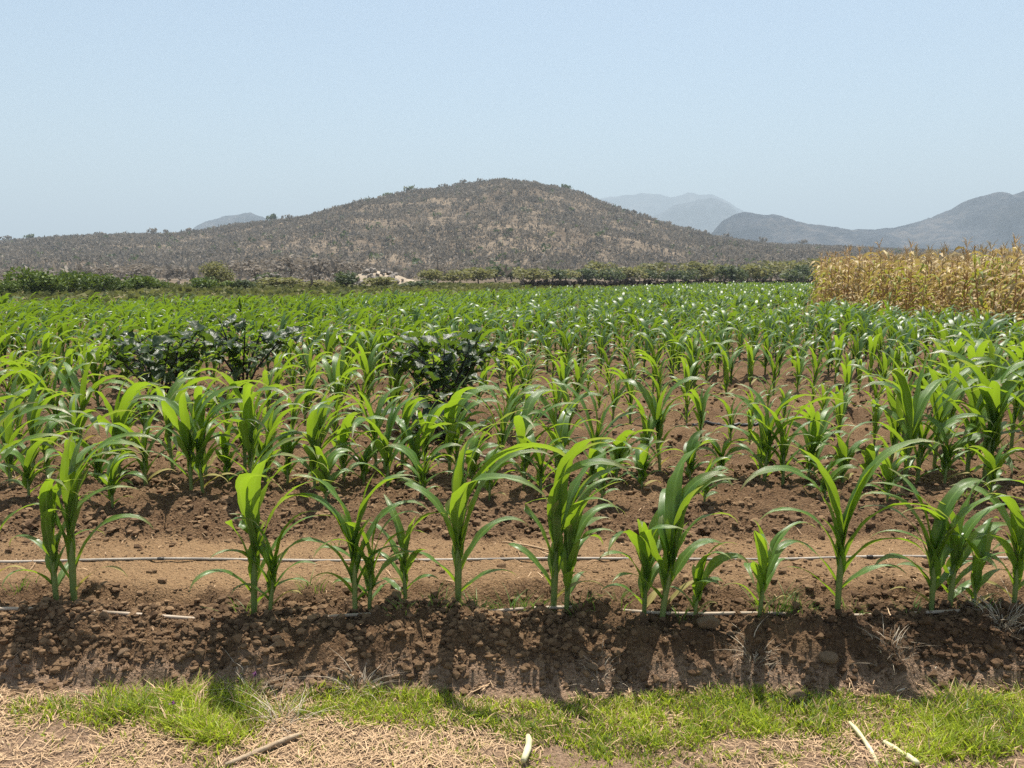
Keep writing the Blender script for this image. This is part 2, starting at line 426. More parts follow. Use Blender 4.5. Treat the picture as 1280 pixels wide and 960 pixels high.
def soil_sheet():
    ys = [0.8]
    while ys[-1] < 98:
        y = ys[-1]
        ys.append(y + (0.03 if y < 2.3 else 0.0047 * y if y < 6 else 0.008 * y if y < 14 else 0.03 * y))
    ys = np.array(ys); us = np.linspace(-1.25, 1.25, 681)
    us = np.sign(us) * np.where(np.abs(us) < 0.8, np.abs(us) * 0.94, 0.752 + (np.abs(us) - 0.8) * 2.0)
    Y, U = np.meshgrid(ys, us, indexing='ij'); X = U * np.maximum(Y, 2.0)
    x, y = X.ravel(), Y.ravel()
    z = soil_z(x, y)
    b, bench, path, rough = soil_parts(x, y)
    n1 = perlin(x * 1.1, y * 1.1, 91)
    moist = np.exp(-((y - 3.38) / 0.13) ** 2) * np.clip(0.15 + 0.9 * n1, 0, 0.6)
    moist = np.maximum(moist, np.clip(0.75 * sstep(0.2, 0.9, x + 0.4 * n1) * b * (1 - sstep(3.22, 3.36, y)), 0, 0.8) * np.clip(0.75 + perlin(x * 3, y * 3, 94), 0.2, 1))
    moist = np.maximum(moist, 0.35 * np.clip(perlin(x * 0.7, y * 1.6, 95), 0, 1) * sstep(4.3, 4.6, y))
    sandy = np.clip(bench * 1.1 + 0.4 * np.clip(perlin(x * 1.4, y * 2.5, 96), 0, 1) * sstep(4.4, 5, y), 0, 1)
    sandy = np.maximum(sandy, 0.75 * sstep(-1.75, -2.1, x) * (1 - sstep(3.0, 3.15, y)) * sstep(2.7, 2.85, y))
    fal = sstep(-0.3, 0.8, y - field_far(x))
    V = np.stack([x, y, z], 1)
    me = np_mesh('field_soil', V, grid_faces(len(ys) - 1, len(us) - 1)[:, ::-1], M['soil'],
                 attrs={'moist': moist, 'sandy': sandy, 'path': sstep(0.3, 0.9, path), 'fallow': fal})
    o = link('field_soil', me)
    tag(o, 'bare brown tilled soil of the field with its front bank and footpath', kind='structure')
soil_sheet()

# ------------------------------------------------------------------ valley floor, hill, mountains
HILL_PX = np.array([(-900, 318), (-500, 312), (-200, 308), (0, 306), (60, 301), (130, 299), (200, 296), (260, 294), (330, 284), (380, 276), (430, 265), (470, 255), (510, 246), (550, 239), (590, 233),
                    (625, 230), (660, 233), (700, 242), (730, 252), (770, 266), (810, 278), (850, 290), (890, 300), (930, 305), (980, 309), (1040, 312), (1090, 315), (1280, 321), (1600, 326), (2200, 332)], float)
def px_of(x, y): return 640 + FPX * x / np.maximum(y, 1) * (math.cos(PITCH) + 0.02)
def elev(py): return np.tan(np.arctan(-(py - 480) / FPX) - PITCH)

def hill_z(x, y):
    y = np.maximum(y, 1.0)
    a = px_of(x, y)
    top = elev(np.interp(a, HILL_PX[:, 0], HILL_PX[:, 1]))
    Dr = 660 + 30 * perlin(a / 130, a * 0, 5)
    foot = 250 + 25 * perlin(a / 90, a * 0 + 4, 6)
    t = np.clip((y - foot) / (Dr - foot), 0, 1)
    prof = 0.30 * t + 0.70 * (t * t * (3 - 2 * t))
    back = np.clip(1 - (y - Dr) / 900, 0, 1)
    H = EYE + top * Dr
    z = H * prof * np.where(y > Dr, back, 1)
    z = z + t * (1 - np.clip((t - 0.75) * 4, 0, 1)) * (9 * fbm(x / 85, y / 85, 4, 44)) * np.clip(H / 60, 0.15, 1)
    return z

def terrain():
    rs = np.concatenate([np.geomspace(2, 90, 14), np.geomspace(98, 240, 20), np.linspace(246, 720, 130), np.geomspace(740, 1700, 26), np.geomspace(1900, 16000, 16)])
    fan = np.linspace(-0.80, 0.80, 420)
    th = np.concatenate([fan, np.linspace(0.84, 2 * np.pi - 0.84, 70)])
    rr, tt = np.meshgrid(rs, th, indexing='ij')
    rr, tt = rr.ravel(), tt.ravel()
    infan = np.abs(np.where(tt > np.pi, tt - 2 * np.pi, tt))
    x = rr * np.sin(tt)
    y = rr * np.cos(tt)
    z = -0.62 + 0.56 * sstep(70, 97, rr)
    w = 1 - sstep(0.80, 1.3, infan)
    z = z + w * np.where(y > 100, np.where(y > 1650, 0, hill_z(x, y)), 0)
    n, m = len(rs), len(th)
    F = grid_faces(n - 1, m - 1)
    i = np.arange(n - 1)
    wrap = np.stack([i * m + m - 1, i * m, (i + 1) * m, (i + 1) * m + m - 1], 1)
    F = np.vstack([F, wrap])
    me = np_mesh('ground', np.stack([x, y, z], 1), F, M['hill'])
    # first face of the fan must look up
    p = me.polygons[len(th) * 20]
    if p.normal.z < 0: me.flip_normals()
    tag(link('ground', me), 'dry valley floor rising into the brown scrub covered hill', kind='structure')
terrain()

def mountain(name, sil, D, depth, label, seed, rough):
    sil = np.array(sil, float)
    pxs = np.linspace(sil[0, 0], sil[-1, 0], 260)
    top = EYE + elev(np.interp(pxs, sil[:, 0], sil[:, 1])) * D
    top = top + rough * fbm(pxs / 30, pxs * 0, 4, seed)
    js = np.linspace(0, 1, 46)
    xs = (pxs - 640) / FPX / (math.cos(PITCH) + 0.02) * D
    P, J = np.meshgrid(np.arange(len(pxs)), js, indexing='ij')
    a = J * 2 - 1
    prof = np.where(a < 0, 1 - np.abs(a) ** 1.25, 1 - np.abs(a) ** 1.1)
    Y = D + a * depth
    X = np.broadcast_to(xs[:, None], Y.shape)
    z = top[:, None] * prof + (1 - np.abs(a)) * np.abs(a) * 4 * fbm(X / (depth * 0.45), Y / (depth * 0.45), 5, seed + 9, 0.55) * top[:, None] * 0.22
    z = z - 4
    V = np.stack([X.ravel(), Y.ravel(), z.ravel()], 1)
    me = np_mesh(name, V, grid_faces(len(pxs) - 1, len(js) - 1), M['mountain'])
    if me.polygons[10].normal.z < 0: me.flip_normals()
    tag(link(name, me), label, kind='structure')
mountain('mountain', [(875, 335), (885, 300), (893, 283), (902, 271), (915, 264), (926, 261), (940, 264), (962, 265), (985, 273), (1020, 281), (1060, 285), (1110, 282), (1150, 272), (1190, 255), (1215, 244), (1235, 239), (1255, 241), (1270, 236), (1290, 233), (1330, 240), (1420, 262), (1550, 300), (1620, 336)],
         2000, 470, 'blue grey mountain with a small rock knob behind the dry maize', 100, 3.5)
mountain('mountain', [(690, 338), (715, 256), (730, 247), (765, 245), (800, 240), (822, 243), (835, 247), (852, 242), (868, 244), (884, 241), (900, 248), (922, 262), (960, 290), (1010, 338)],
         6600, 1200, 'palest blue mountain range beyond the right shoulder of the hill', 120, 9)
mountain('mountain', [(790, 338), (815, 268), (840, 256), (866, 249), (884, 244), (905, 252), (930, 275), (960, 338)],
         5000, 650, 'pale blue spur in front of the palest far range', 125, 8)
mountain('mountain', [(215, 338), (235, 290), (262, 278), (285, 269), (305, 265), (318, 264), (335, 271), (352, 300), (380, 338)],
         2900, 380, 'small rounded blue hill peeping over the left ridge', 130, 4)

# ------------------------------------------------------------------ hill scrub
def quad_cloud(C, size, rng, aspect=1.0, up_bias=0.0):
    """one randomly turned quad per centre; returns V (4n,3), F (n,4)"""
    n = len(C)
    a = rng.normal(size=(n, 3)); a[:, 2] += up_bias; a /= np.linalg.norm(a, axis=1)[:, None]
    b = np.cross(a, rng.normal(size=(n, 3))); b /= np.linalg.norm(b, axis=1)[:, None]
    s = (np.full(n, size) if np.isscalar(size) else size)[:, None]
    a = a * s * aspect; b = b * s
    k = rng.uniform(0.25, 0.8, size=(n, 1))
    V = np.stack([C - a - b * k, C - a * 0.3 + b, C + a + b * 0.3 * k, C + a * 0.2 - b], 1).reshape(-1, 3)
    return V, np.arange(4 * n).reshape(-1, 4)

def hill_scrub():
    n = 62000
    y = np.sqrt(RNG.uniform(115 ** 2, 700 ** 2, n)); a = RNG.uniform(-0.76, 0.76, n); x = a * y
    dens = 1.5 * fbm(x / 60, y / 60, 4, 200) + 0.2 - 0.5 * np.exp(-((px_of(x, y) - 650) / 170) ** 2) * np.exp(-((y - 400) / 110) ** 2)
    dens = dens + 0.35 * sstep(430, 600, y)
    keep = (RNG.uniform(0, 1, n) < np.clip(0.6 + 0.9 * dens, 0.34, 1)) & ((y > 215) | (RNG.uniform(0, 1, n) < 0.35 * sstep(120, 215, y)))
    # flat valley ground before the hill carries a looser scatter
    x, y = x[keep], y[keep]
    z = hill_z(x, y)
    n = len(x)
    h = RNG.uniform(1.3, 3.6, n)
    tint_b = np.clip(RNG.beta(1.1, 1.9, n) + 0.25 * perlin(x / 30, y / 30, 207), 0, 1)
    k = 8
    C = np.repeat(np.stack([x, y, z], 1), k, 0); H = np.repeat(h, k)
    off = RNG.normal(size=(n * k, 3)); off /= np.linalg.norm(off, axis=1)[:, None] + 1e-6
    off *= RNG.uniform(0.3, 1, (n * k, 1)) ** 0.5
    C = C + off * np.stack([H * 0.55, H * 0.55, H * 0.45], 1); C[:, 2] += H * 0.52
    V, F = quad_cloud(C, H * RNG.uniform(0.07, 0.15, n * k), RNG, 3.2, 1.1)
    T = np.repeat(np.clip(np.repeat(tint_b, k) + RNG.normal(0, 0.12, n * k), 0, 1), 4)
    o = link('hillside_scrub', np_mesh('hillside_scrub', V, F, M['twig'], None, T, False))
    tag(o, 'leafless grey brown thorn scrub covering the hillside', kind='stuff')
    # greener bushes between the bare ones
    n = 900
    y = np.sqrt(RNG.uniform(200 ** 2, 690 ** 2, n)); x = RNG.uniform(-0.76, 0.76, n) * y
    z = hill_z(x, y); h = RNG.uniform(1.6, 3.6, n); k = 12
    C = np.repeat(np.stack([x, y, z], 1), k, 0); H = np.repeat(h, k)
    off = RNG.normal(size=(n * k, 3)); off /= np.linalg.norm(off, axis=1)[:, None]
    C = C + off * np.stack([H * 0.5, H * 0.5, H * 0.42], 1); C[:, 2] += H * 0.5
    V, F = quad_cloud(C, H * RNG.uniform(0.14, 0.26, n * k), RNG, 1.1, 0)
    o = link('green_scrub', np_mesh('green_scrub', V, F, M['darktree'], None, np.repeat(RNG.uniform(0, 1, n * k), 4), False))
    tag(o, 'scattered dull green bushes dotted over the brown hillside', kind='stuff')
hill_scrub()

def crown_geo(rx, ry, rz, cz, n, size, rng, lobes=6, hollow=0.6, lo=0.0, hi=1.0):
    """leaf-sized faces gathered on the shells of several lobes"""
    L = rng.normal(size=(lobes, 3)); L /= np.linalg.norm(L, axis=1)[:, None]
    L *= rng.uniform(0.25, 0.62, (lobes, 1)); L[:, 2] *= 0.75
    lr = rng.uniform(0.34, 0.6, lobes); lt = rng.uniform(0, 1, lobes)
    k = rng.integers(0, lobes, n)
    d = rng.normal(size=(n, 3)); d /= np.linalg.norm(d, axis=1)[:, None]
    r = lr[k] * rng.uniform(hollow, 1.05, n)
    C = (L[k] + d * r[:, None]) * np.array([rx, ry, rz]); C[:, 2] += cz
    C = C[C[:, 2] > 0.03 * cz]; kk = k[:len(C)]
    V, F = quad_cloud(C, size * rng.uniform(0.6, 1.35, len(C)), rng, 1.3, 0.25)
    T = np.clip(lo + (hi - lo) * (0.5 * lt[kk] + 0.5 * rng.uniform(0, 1, len(C))), 0, 1)
    return V, F, np.repeat(T, 4)

def tree_proto(name, mat, w, h, n, size, seed, trunk_h=0.3, trunk_r=0.06, lobes=6, limbs=4):
    rng = np.random.default_rng(seed)
    g = Geo()
    tp = [(0, 0, -0.15), (0.03 * w, 0.01, h * trunk_h * 0.5), (0.05 * w, 0, h * trunk_h), (0.02, 0.03, h * 0.7)]
    g.add(*tube(tp, [trunk_r, trunk_r * 0.8, trunk_r * 0.65, trunk_r * 0.2], 6))
    for i in range(limbs):
        a = i * 2.4 + rng.uniform(0, 1); z0 = h * trunk_h * rng.uniform(0.6, 1.1)
        e = np.array([math.cos(a) * w * 0.36, math.sin(a) * w * 0.36, h * rng.uniform(0.62, 0.86)])
        g.add(*tube([(0.03 * w, 0, z0), e * 0.5 + np.array([0, 0, z0 * 0.4]), e], [trunk_r * 0.5, trunk_r * 0.32, trunk_r * 0.1], 5))
    trunk = g.mesh('trunk', M['bark'])
    zc = h * (trunk_h * 0.55 + (1 - trunk_h * 0.55) * 0.5)
    V, F, T = crown_geo(w * 0.62, w * 0.62, h * 0.62 * (1 - trunk_h * 0.5), zc, n, size, rng, lobes)
    V[:, 2] *= h / max(V[:, 2].max(), 0.1)
    crown = np_mesh('crown', V, F, M[mat], None, T, False)
    return trunk, crown

def plant_tree(name, protos, i, x, y, z, s, rz, label, cat, group):
    trunk, crown = protos[i % len(protos)]
    e = empty(name, (x, y, z), rz); e.scale = (s[0], s[0], s[1])
    link('trunk', trunk, e); link('crown', crown, e)
    tag(e, label, cat, group)
    return e

# trees standing on the skyline of the hill
rngT = np.random.default_rng(5)
sky_protos = [tree_proto('t', 'twig', 4.2, 4.0, 46, 0.42, 300 + i, 0.45, 0.14, 5, 4) for i in range(4)]
sky_flat = [tree_proto('t', 'darktree', 5.0, 3.6, 60, 0.45, 320 + i, 0.62, 0.13, 5, 4) for i in range(2)]
SKY_PX = [14, 43, 52, 75, 105, 128, 160, 196, 213, 240, 262, 346, 362, 398, 440, 478, 489, 505, 516, 533, 556, 572, 580, 600, 618, 636, 655, 668, 690, 704, 722, 748, 766, 790, 806, 834, 858, 880, 905, 950, 1000]
for i, p in enumerate(SKY_PX):
    D = 655; x = (p - 640) / FPX / (math.cos(PITCH) + 0.02) * D
    z = float(hill_z(np.array([x]), np.array([float(D)]))[0])
    flat = p in (43, 346, 489, 516, 704)
    s = rngT.uniform(1.2, 2.1)
    if flat: lab = {43: 'flat topped tree on the low ridge near the left edge', 346: 'flat topped tree on the ridge just right of the blue hill', 489: 'left one of two umbrella shaped trees on the left slope skyline', 516: 'right one of two umbrella shaped trees on the left slope skyline', 704: 'flat topped tree on the skyline right of the summit'}[p]
    else: lab = 'small bare tree on the hill skyline, ' + ordinal(min(i, len(SKY_PX) - 1 - i) + 1) + ' tree from the ' + ('left' if i <= len(SKY_PX) - 1 - i else 'right')
    plant_tree('skyline_tree', sky_flat if flat else sky_protos, i, x, D, z - 0.3, (s * (1.2 if flat else 1), s * (1.35 if flat else 1.0)), rngT.uniform(0, 6), lab, 'tree', 'trees on the hill skyline')

# ------------------------------------------------------------------ bushes and trees at the foot of the hill
bush_p = [tree_proto('b', 'bush', 3.0, 2.0, 1300, 0.085, 400 + i, 0.12, 0.05, 12, 4) for i in range(4)]
round_p = [tree_proto('b', 'olive', 3.4, 3.0, 1400, 0.085, 420, 0.14, 0.09, 9, 5)]
olive_p = [tree_proto('b', 'olive', 4.6, 3.6, 700, 0.16, 430 + i, 0.28, 0.10, 8, 5) for i in range(4)]
dark_p = [tree_proto('b', 'darktree', 3.8, 3.0, 620, 0.16, 440 + i, 0.2, 0.09, 7, 5) for i in range(3)]
bare_p = [tree_proto('b', 'twig', 5.2, 4.2, 420, 0.15, 450 + i, 0.35, 0.10, 8, 6) for i in range(3)]
rngB = np.random.default_rng(9)
def at_px(px, top, base, w_px, Y=None):
    if Y is None: _, Y = ground(px, base)
    x, _, zt = bearing(px, top, Y)
    _, _, zb = bearing(px, base, Y)
    return x, Y, zb, zt - zb, w_px / FPX * Y * 1.01
BUSH = [(8, 352, 371, 34, 'dark green bush at the very left end of the bush line'), (42, 337, 370, 58, 'tallest leafy green bush of the left bush line'), (68, 347, 369, 40, 'low spreading green bush right of the tallest left bush'),
        (88, 341, 368, 44, 'pair mounded green bush in the middle of the left bush line'), (106, 341, 367, 40, 'dark hollowed green bush in the middle of the left bush line'), (128, 344, 366, 34, 'deep green bush beside the dark hollowed one'),
        (148, 352, 365, 30, 'low bright green bush where the left bush line dips'), (175, 345, 364, 44, 'yellow green bush at the right end of the left bush line'), (197, 351, 363, 26, 'last small dark bush of the left bush line')]
for i, (px, t, b, w, lab) in enumerate(BUSH):
    x, Y, z, h, wm = at_px(px, t, b, w)
    plant_tree('green_bush', bush_p, i, x, Y, -0.05, (wm / 3.0 * 1.0, (h + .1) / 2.0 * 1.12), rngB.uniform(0, 6), lab, 'bush', 'green bushes left of the field')
for (px, t, b, w, pr, lab) in [(268, 325, 360, 46, round_p, 'big round olive green bush standing alone left of the rocks'), (255, 345, 364, 34, bush_p, 'bright low bush at the foot of the big round one'), (305, 349, 362, 26, dark_p, 'small dark bush right of the big round one'),
                               (432, 338, 361, 36, dark_p, 'dark green bush at the left foot of the pale rock heap'), (474, 346, 361, 44, olive_p, 'grey green bush in front of the pale rock heap'), (352, 346, 361, 60, olive_p, 'low grey green bush below the bare trees'),
                               (395, 350, 361, 40, olive_p, 'small olive bush beside the wooden post'), (288, 350, 362, 30, bush_p, 'low green bush leaning on the big round one'), (525, 350, 360, 46, dark_p, 'dull dark bush at the end of the sandy slope'), (335, 340, 356, 30, dark_p, 'dark bush between the bare trees and the field')]:
    x, Y, z, h, wm = at_px(px, t, b, w)
    w0, h0 = {id(bush_p): (3.0, 2.0), id(round_p): (3.4, 3.0), id(olive_p): (4.6, 3.6), id(dark_p): (3.8, 3.0)}[id(pr)]
    plant_tree('bush', pr, int(px), x, Y, -0.05, (wm / w0, (h + .1) / h0), px * 0.7, lab, 'bush', None)
# bare trees before the hill
for i, (px, t, b, w) in enumerate([(22, 333, 352, 60), (118, 331, 352, 60), (165, 330, 352, 70), (225, 334, 354, 46), (318, 322, 352, 66), (360, 318, 352, 70), (398, 318, 352, 74), (420, 322, 351, 60), (455, 325, 350, 50), (575, 330, 352, 44), (548, 328, 350, 30)]):
    x, Y, z, h, wm = at_px(px, t, b, w, 150 + 9 * (i % 4))
    plant_tree('bare_tree', bare_p, i, x, Y, 0, (wm / 5.2, (h + max(z, 0)) / 4.2), i * 1.3, 'leafless grey brown tree at the foot of the hill, ' + ['leftmost', 'second', 'third', 'fourth', 'fifth', 'sixth', 'seventh', 'eighth', 'ninth', 'last', 'tenth'][i] + (' one' if i in (0, 9) else ' from the left'), 'tree', 'bare trees at the foot of the hill')
TREES = [(538, 337, 357, 34, 0), (566, 338, 356, 40, 0), (598, 335, 355, 46, 0), (620, 333, 355, 40, 1), (640, 336, 355, 38, 0), (668, 335, 354, 44, 0), (690, 334, 354, 30, 1), (706, 338, 354, 34, 0), (728, 336, 353, 36, 1), (746, 327, 353, 44, 0), (764, 334, 353, 30, 1),
         (785, 333, 353, 44, 0), (806, 335, 353, 24, 1), (818, 327, 352, 50, 0), (826, 337, 353, 26, 1), (842, 336, 353, 26, 1), (860, 336, 352, 26, 1), (876, 326, 352, 50, 0), (880, 337, 352, 28, 1), (900, 330, 352, 34, 0), (914, 331, 352, 36, 1), (934, 328, 351, 44, 0), (950, 332, 351, 32, 1), (966, 325, 351, 44, 0), (990, 324, 351, 46, 0), (992, 336, 352, 34, 1), (1008, 330, 352, 30, 1), (1016, 322, 350, 40, 0)]
for i, (px, t, b, w, k) in enumerate(TREES):
    x, Y, z, h, wm = at_px(px, t, b, w, 128 + 7 * (i % 5) if px > 600 else 112 + 5 * (i % 3))
    t += rngB.uniform(-6, 9); w *= rngB.uniform(0.5, 1.2)
    pr = dark_p if k else olive_p; w0, h0 = (3.8, 3.0) if k else (4.6, 3.6)
    nk = sum(1 for T_ in TREES[:i + 1] if T_[4] == k) - 1
    lab = ('small dark green round tree behind the brush fence, ' if k else 'olive green spreading tree behind the brush fence, ') + ['first', 'second', 'third', 'fourth', 'fifth', 'sixth', 'seventh', 'eighth', 'ninth', 'tenth', 'eleventh', 'twelfth', 'thirteenth', 'fourteenth', 'fifteenth', 'sixteenth'][nk] + ' such from the left'
    plant_tree('scrub_tree', pr, i, x, Y, -0.05, (wm / w0 * 1.1, (h + max(z, 0) + .1) / h0), i * 0.9, lab, 'tree', 'dark trees behind the brush fence' if k else 'olive trees behind the brush fence')

def brush_fence():
    n = 3400
    t = RNG.uniform(0, 1, n)
    x = 1.0 + t * 46.0; y = 84 + t * 8 + RNG.normal(0, 0.45, n)
    top = 0.62 + 0.22 * perlin(x / 2.3, x * 0, 210) + 0.25 * perlin(x / 0.6, x * 0, 211)
    z = RNG.uniform(-0.1, 1, n) ** 0.8 * top; z = np.nan_to_num(z)
    V, F = quad_cloud(np.stack([x, y, z], 1), RNG.uniform(0.10, 0.26, n), RNG, 1.7)
    g = np_mesh('brush', V, F, M['thorn'], None, np.repeat(RNG.uniform(0, 1, n) ** 2, 4), False)
    e = empty('brush_fence', (0, 0, 0))
    link('brush', g, e)['kind'] = 'stuff'
    post = Geo(); post.add(*tube([(0, 0, -0.2), (0.02, 0, 0.7), (0, 0.03, 1.35)], [0.06, 0.055, 0.045], 6)); pm = post.mesh('post', M['bark'])
    for i in range(15):
        tt = i / 14; link('post', pm, e, (1.2 + tt * 45.6, 84 + tt * 8, 0), (0.05 * (i % 3 - 1), 0.04 * (i % 2), i))
    tag(e, 'low dark fence of piled thorn brush along the far edge of the green maize', 'fence')
brush_fence()

def rock_mesh(seed, sub=2, flat=0.7, amp=0.28, mat='rock'):
    import bmesh
    bm = bmesh.new(); bmesh.ops.create_icosphere(bm, subdivisions=sub, radius=1)
    r = np.random.default_rng(seed)
    pl = r.normal(size=(7, 3)); pl /= np.linalg.norm(pl, axis=1)[:, None]; dd = r.uniform(0.5, 0.85, 7)
    for v in bm.verts:
        c = np.array(v.co)
        for p, d in zip(pl, dd):
            s = c @ p - d
            if s > 0: c = c - p * s * 0.85
        c = c * (1 + amp * 0.3 * math.sin(5 * c[0] + seed) * math.cos(4 * c[1] + 2 * c[2]))
        c[2] *= flat
        v.co = c
    me = bpy.data.meshes.new('rock'); bm.to_mesh(me); bm.free(); me.materials.append(M[mat])
    return me

def rock_heap():
    e = empty('rock_heap', (-15.2, 95, 0))
    us, vs = np.meshgrid(np.linspace(-1, 1, 30), np.linspace(-1, 1, 14), indexing='ij')
    prof = np.interp(us, [-1, -0.55, -0.2, 0.2, 0.7, 1], [0, 1.6, 2.05, 1.3, 0.45, 0])
    z = prof * np.clip(1 - np.abs(vs) ** 1.7, 0, 1) * (1 + 0.2 * perlin(us * 4, vs * 3, 7)) - 0.06
    V = np.stack([us.ravel() * 6.0, vs.ravel() * 2.6, z.ravel()], 1)
    msand = plain_mat('pale_sand', (0.27, 0.215, 0.155), (0.44, 0.36, 0.27), 1.5, 0.95, 0.3)
    me = np_mesh('sand_slope', V, grid_faces(29, 13), msand)
    if me.polygons[100].normal.z < 0: me.flip_normals()
    link('sand_slope', me, e)
    rm = [rock_mesh(500 + i, 1, 0.65) for i in range(4)]; r = np.random.default_rng(77)
    for i in range(46):
        u = r.uniform(-0.85, 0.35); v = r.uniform(-0.95, -0.05)
        zz = float(np.interp(u, [-1, -0.55, -0.2, 0.2, 0.7, 1], [0, 1.6, 2.05, 1.3, 0.45, 0]) * (1 - abs(v) ** 1.7))
        s = r.uniform(0.16, 0.5)
        link('stone', rm[i % 4], e, (u * 6, v * 2.6, zz + s * 0.15), (r.uniform(0, 6), r.uniform(0, .4), r.uniform(0, 6)), s)
    tag(e, 'heap of pale rocks with a sandy slope running down to its right', 'rock heap')
    e = empty('rock_rubble', (-40.0, 92, 0))
    for i in range(40):
        s = r.uniform(0.10, 0.30)
        link('stone', rm[i % 4], e, (r.normal(0, 2.2), r.normal(0, 1.0), s * 0.3 + r.uniform(0, 0.9)), (r.uniform(0, 6), 0, r.uniform(0, 6)), s)
    tag(e, 'scatter of pale rubble right of the left bush line', 'rubble')
    e = empty('rock_rubble', (-27.0, 98, 0))
    for i in range(46):
        s = r.uniform(0.10, 0.36)
        link('stone', rm[i % 4], e, (r.normal(0, 4.0), r.normal(0, 1.2), s * 0.3 + r.uniform(0.2, 1.4)), (r.uniform(0, 6), 0, r.uniform(0, 6)), s)
    tag(e, 'pale rubble showing between bushes below the bare trees', 'rubble')
rock_heap()

def posts():
    g = Geo(); g.add(*tube([(0, 0, -0.3), (0.03, 0, 0.8), (0.0, 0, 1.55)], [0.13, 0.12, 0.10], 7))
    x, y = ground(390, 362); tag(link('wooden_post', g.mesh('wooden_post', M['bark']), None, (x, y, 0)), 'short dark wooden post at the field edge below the bare trees', 'post')
    g = Geo(); g.add(*tube([(0, 0, -0.3), (0.02, 0, 2), (0.0, 0, 4.1)], [0.09, 0.08, 0.06], 7))
    x, y, z = bearing(547, 330, 115)
    e = empty('utility_pole', (x, y, 0)); link('pole', g.mesh('pole', M['bark']), e)
    g = Geo(); g.add(*tube([(-0.5, 0, 3.8), (0.5, 0, 3.8)], 0.04, 5)); link('crossbar', g.mesh('crossbar', M['bark']), e)
    tag(e, 'thin wooden pole with a short crossbar right of the sandy slope', 'pole')
posts()

# ------------------------------------------------------------------ fallow strip left of and behind the green maize
def fallow_weeds():
    n = 26000
    y = np.sqrt(RNG.uniform(22 ** 2, 110 ** 2, n)); x = RNG.uniform(-0.8, 0.75, n) * y
    d = y - field_far(x)
    keep = (d > 0.2) & ~((x > 1) & (y > 82)) & (x < 24)
    x, y = x[keep], y[keep]; n = len(x)
    h = (0.10 + 0.30 * RNG.uniform(0, 1, n) ** 2) * (0.7 + 0.6 * np.clip(perlin(x / 3, y / 3, 220) + 0.4, 0, 1))
    C = np.stack([x, y, h * 0.4 + 0.0], 1)
    C = np.repeat(C, 3, 0) + RNG.normal(0, 0.12, (n * 3, 3)) * np.array([1, 1, 0.5])
    V, F = quad_cloud(C, np.repeat(h, 3) * RNG.uniform(0.35, 0.7, n * 3), RNG, 1.2, 0.6)
    V[:, 2] = np.maximum(V[:, 2], -0.05)
    T = np.repeat(np.clip(np.repeat(0.45 + 0.6 * perlin(x / 6, y / 6, 221), 3) + RNG.normal(0, .2, n * 3), 0, 1), 4)
    tag(link('fallow_weeds', np_mesh('fallow_weeds', V, F, M['fallow'], None, T, False)), 'dull green weeds on the fallow strip behind the maize', kind='stuff')
fallow_weeds()

# ------------------------------------------------------------------ maize
def leaf_geo(L, W, az, th0, th1, nseg=12, m=4, wind=0.35, fold0=1.15, fold1=0.28, twist=0.0, wave=0.006, ph=0.0, bend=1.5, roll=0.0, waz=0.0, rag=0.06):
    """a maize leaf growing from the origin; th: elevation at base and at tip"""
    t = np.linspace(0, 1, nseg + 1)
    el = th0 + (th1 - th0) * t ** bend
    h0 = np.array([math.cos(az), math.sin(az)]); hw = np.array([math.cos(waz), math.sin(waz)])
    k = (wind * sstep(0.15, 1.0, t))[:, None]
    h = h0 * (1 - k) + hw * k; h /= np.linalg.norm(h, axis=1)[:, None] + 1e-6
    T = np.stack([np.cos(el) * h[:, 0], np.cos(el) * h[:, 1], np.sin(el)], 1)
    P = np.vstack([[0, 0, 0], np.cumsum((T[:-1] + T[1:]) * 0.5 * (L / nseg), 0)])
    S = np.stack([-h[:, 1], h[:, 0], np.zeros(nseg + 1)], 1)
    Nn = np.cross(T, S)
    tw = twist * t ** 1.2 + roll
    S2 = S * np.cos(tw)[:, None] + Nn * np.sin(tw)[:, None]; N2 = np.cross(T, S2)
    w = W * np.interp(t, [0, 0.08, 0.25, 0.45, 0.7, 0.88, 1.0], [0.42, 0.60, 0.90, 1.0, 0.74, 0.36, 0.015])
    rgd = np.random.default_rng(int(ph * 1e6) % 99991); side = 1 + rag * rgd.normal(size=(nseg + 1, 2)); side[:2] = 1
    f = fold1 + (fold0 - fold1) * (1 - sstep(0.04, 0.38, t))
    c = np.linspace(-1, 1, m + 1)
    ac = np.abs(c)
    off = S2[:, None] * (c[None, :] * w[:, None] * np.where(c < 0, side[:, :1], side[:, 1:]) * np.cos(f)[:, None])[..., None] + N2[:, None] * (ac[None, :] ** 1.15 * w[:, None] * np.sin(f)[:, None])[..., None]
    wv = wave * np.sin(2 * np.pi * (3.2 * t[:, None] * (L / 0.5)) + ph + np.where(c > 0, 0.0, 2.1)[None, :]) * (ac ** 2)[None, :] * sstep(0.12, 0.35, t)[:, None] * (w / W)[:, None] ** 0.5
    off = off + N2[:, None] * wv[..., None]
    V = (P[:, None] + off).reshape(-1, 3)
    U = np.stack([np.repeat(t, m + 1), np.tile((c + 1) / 2, nseg + 1)], 1)
    return V, grid_faces(nseg, m), U

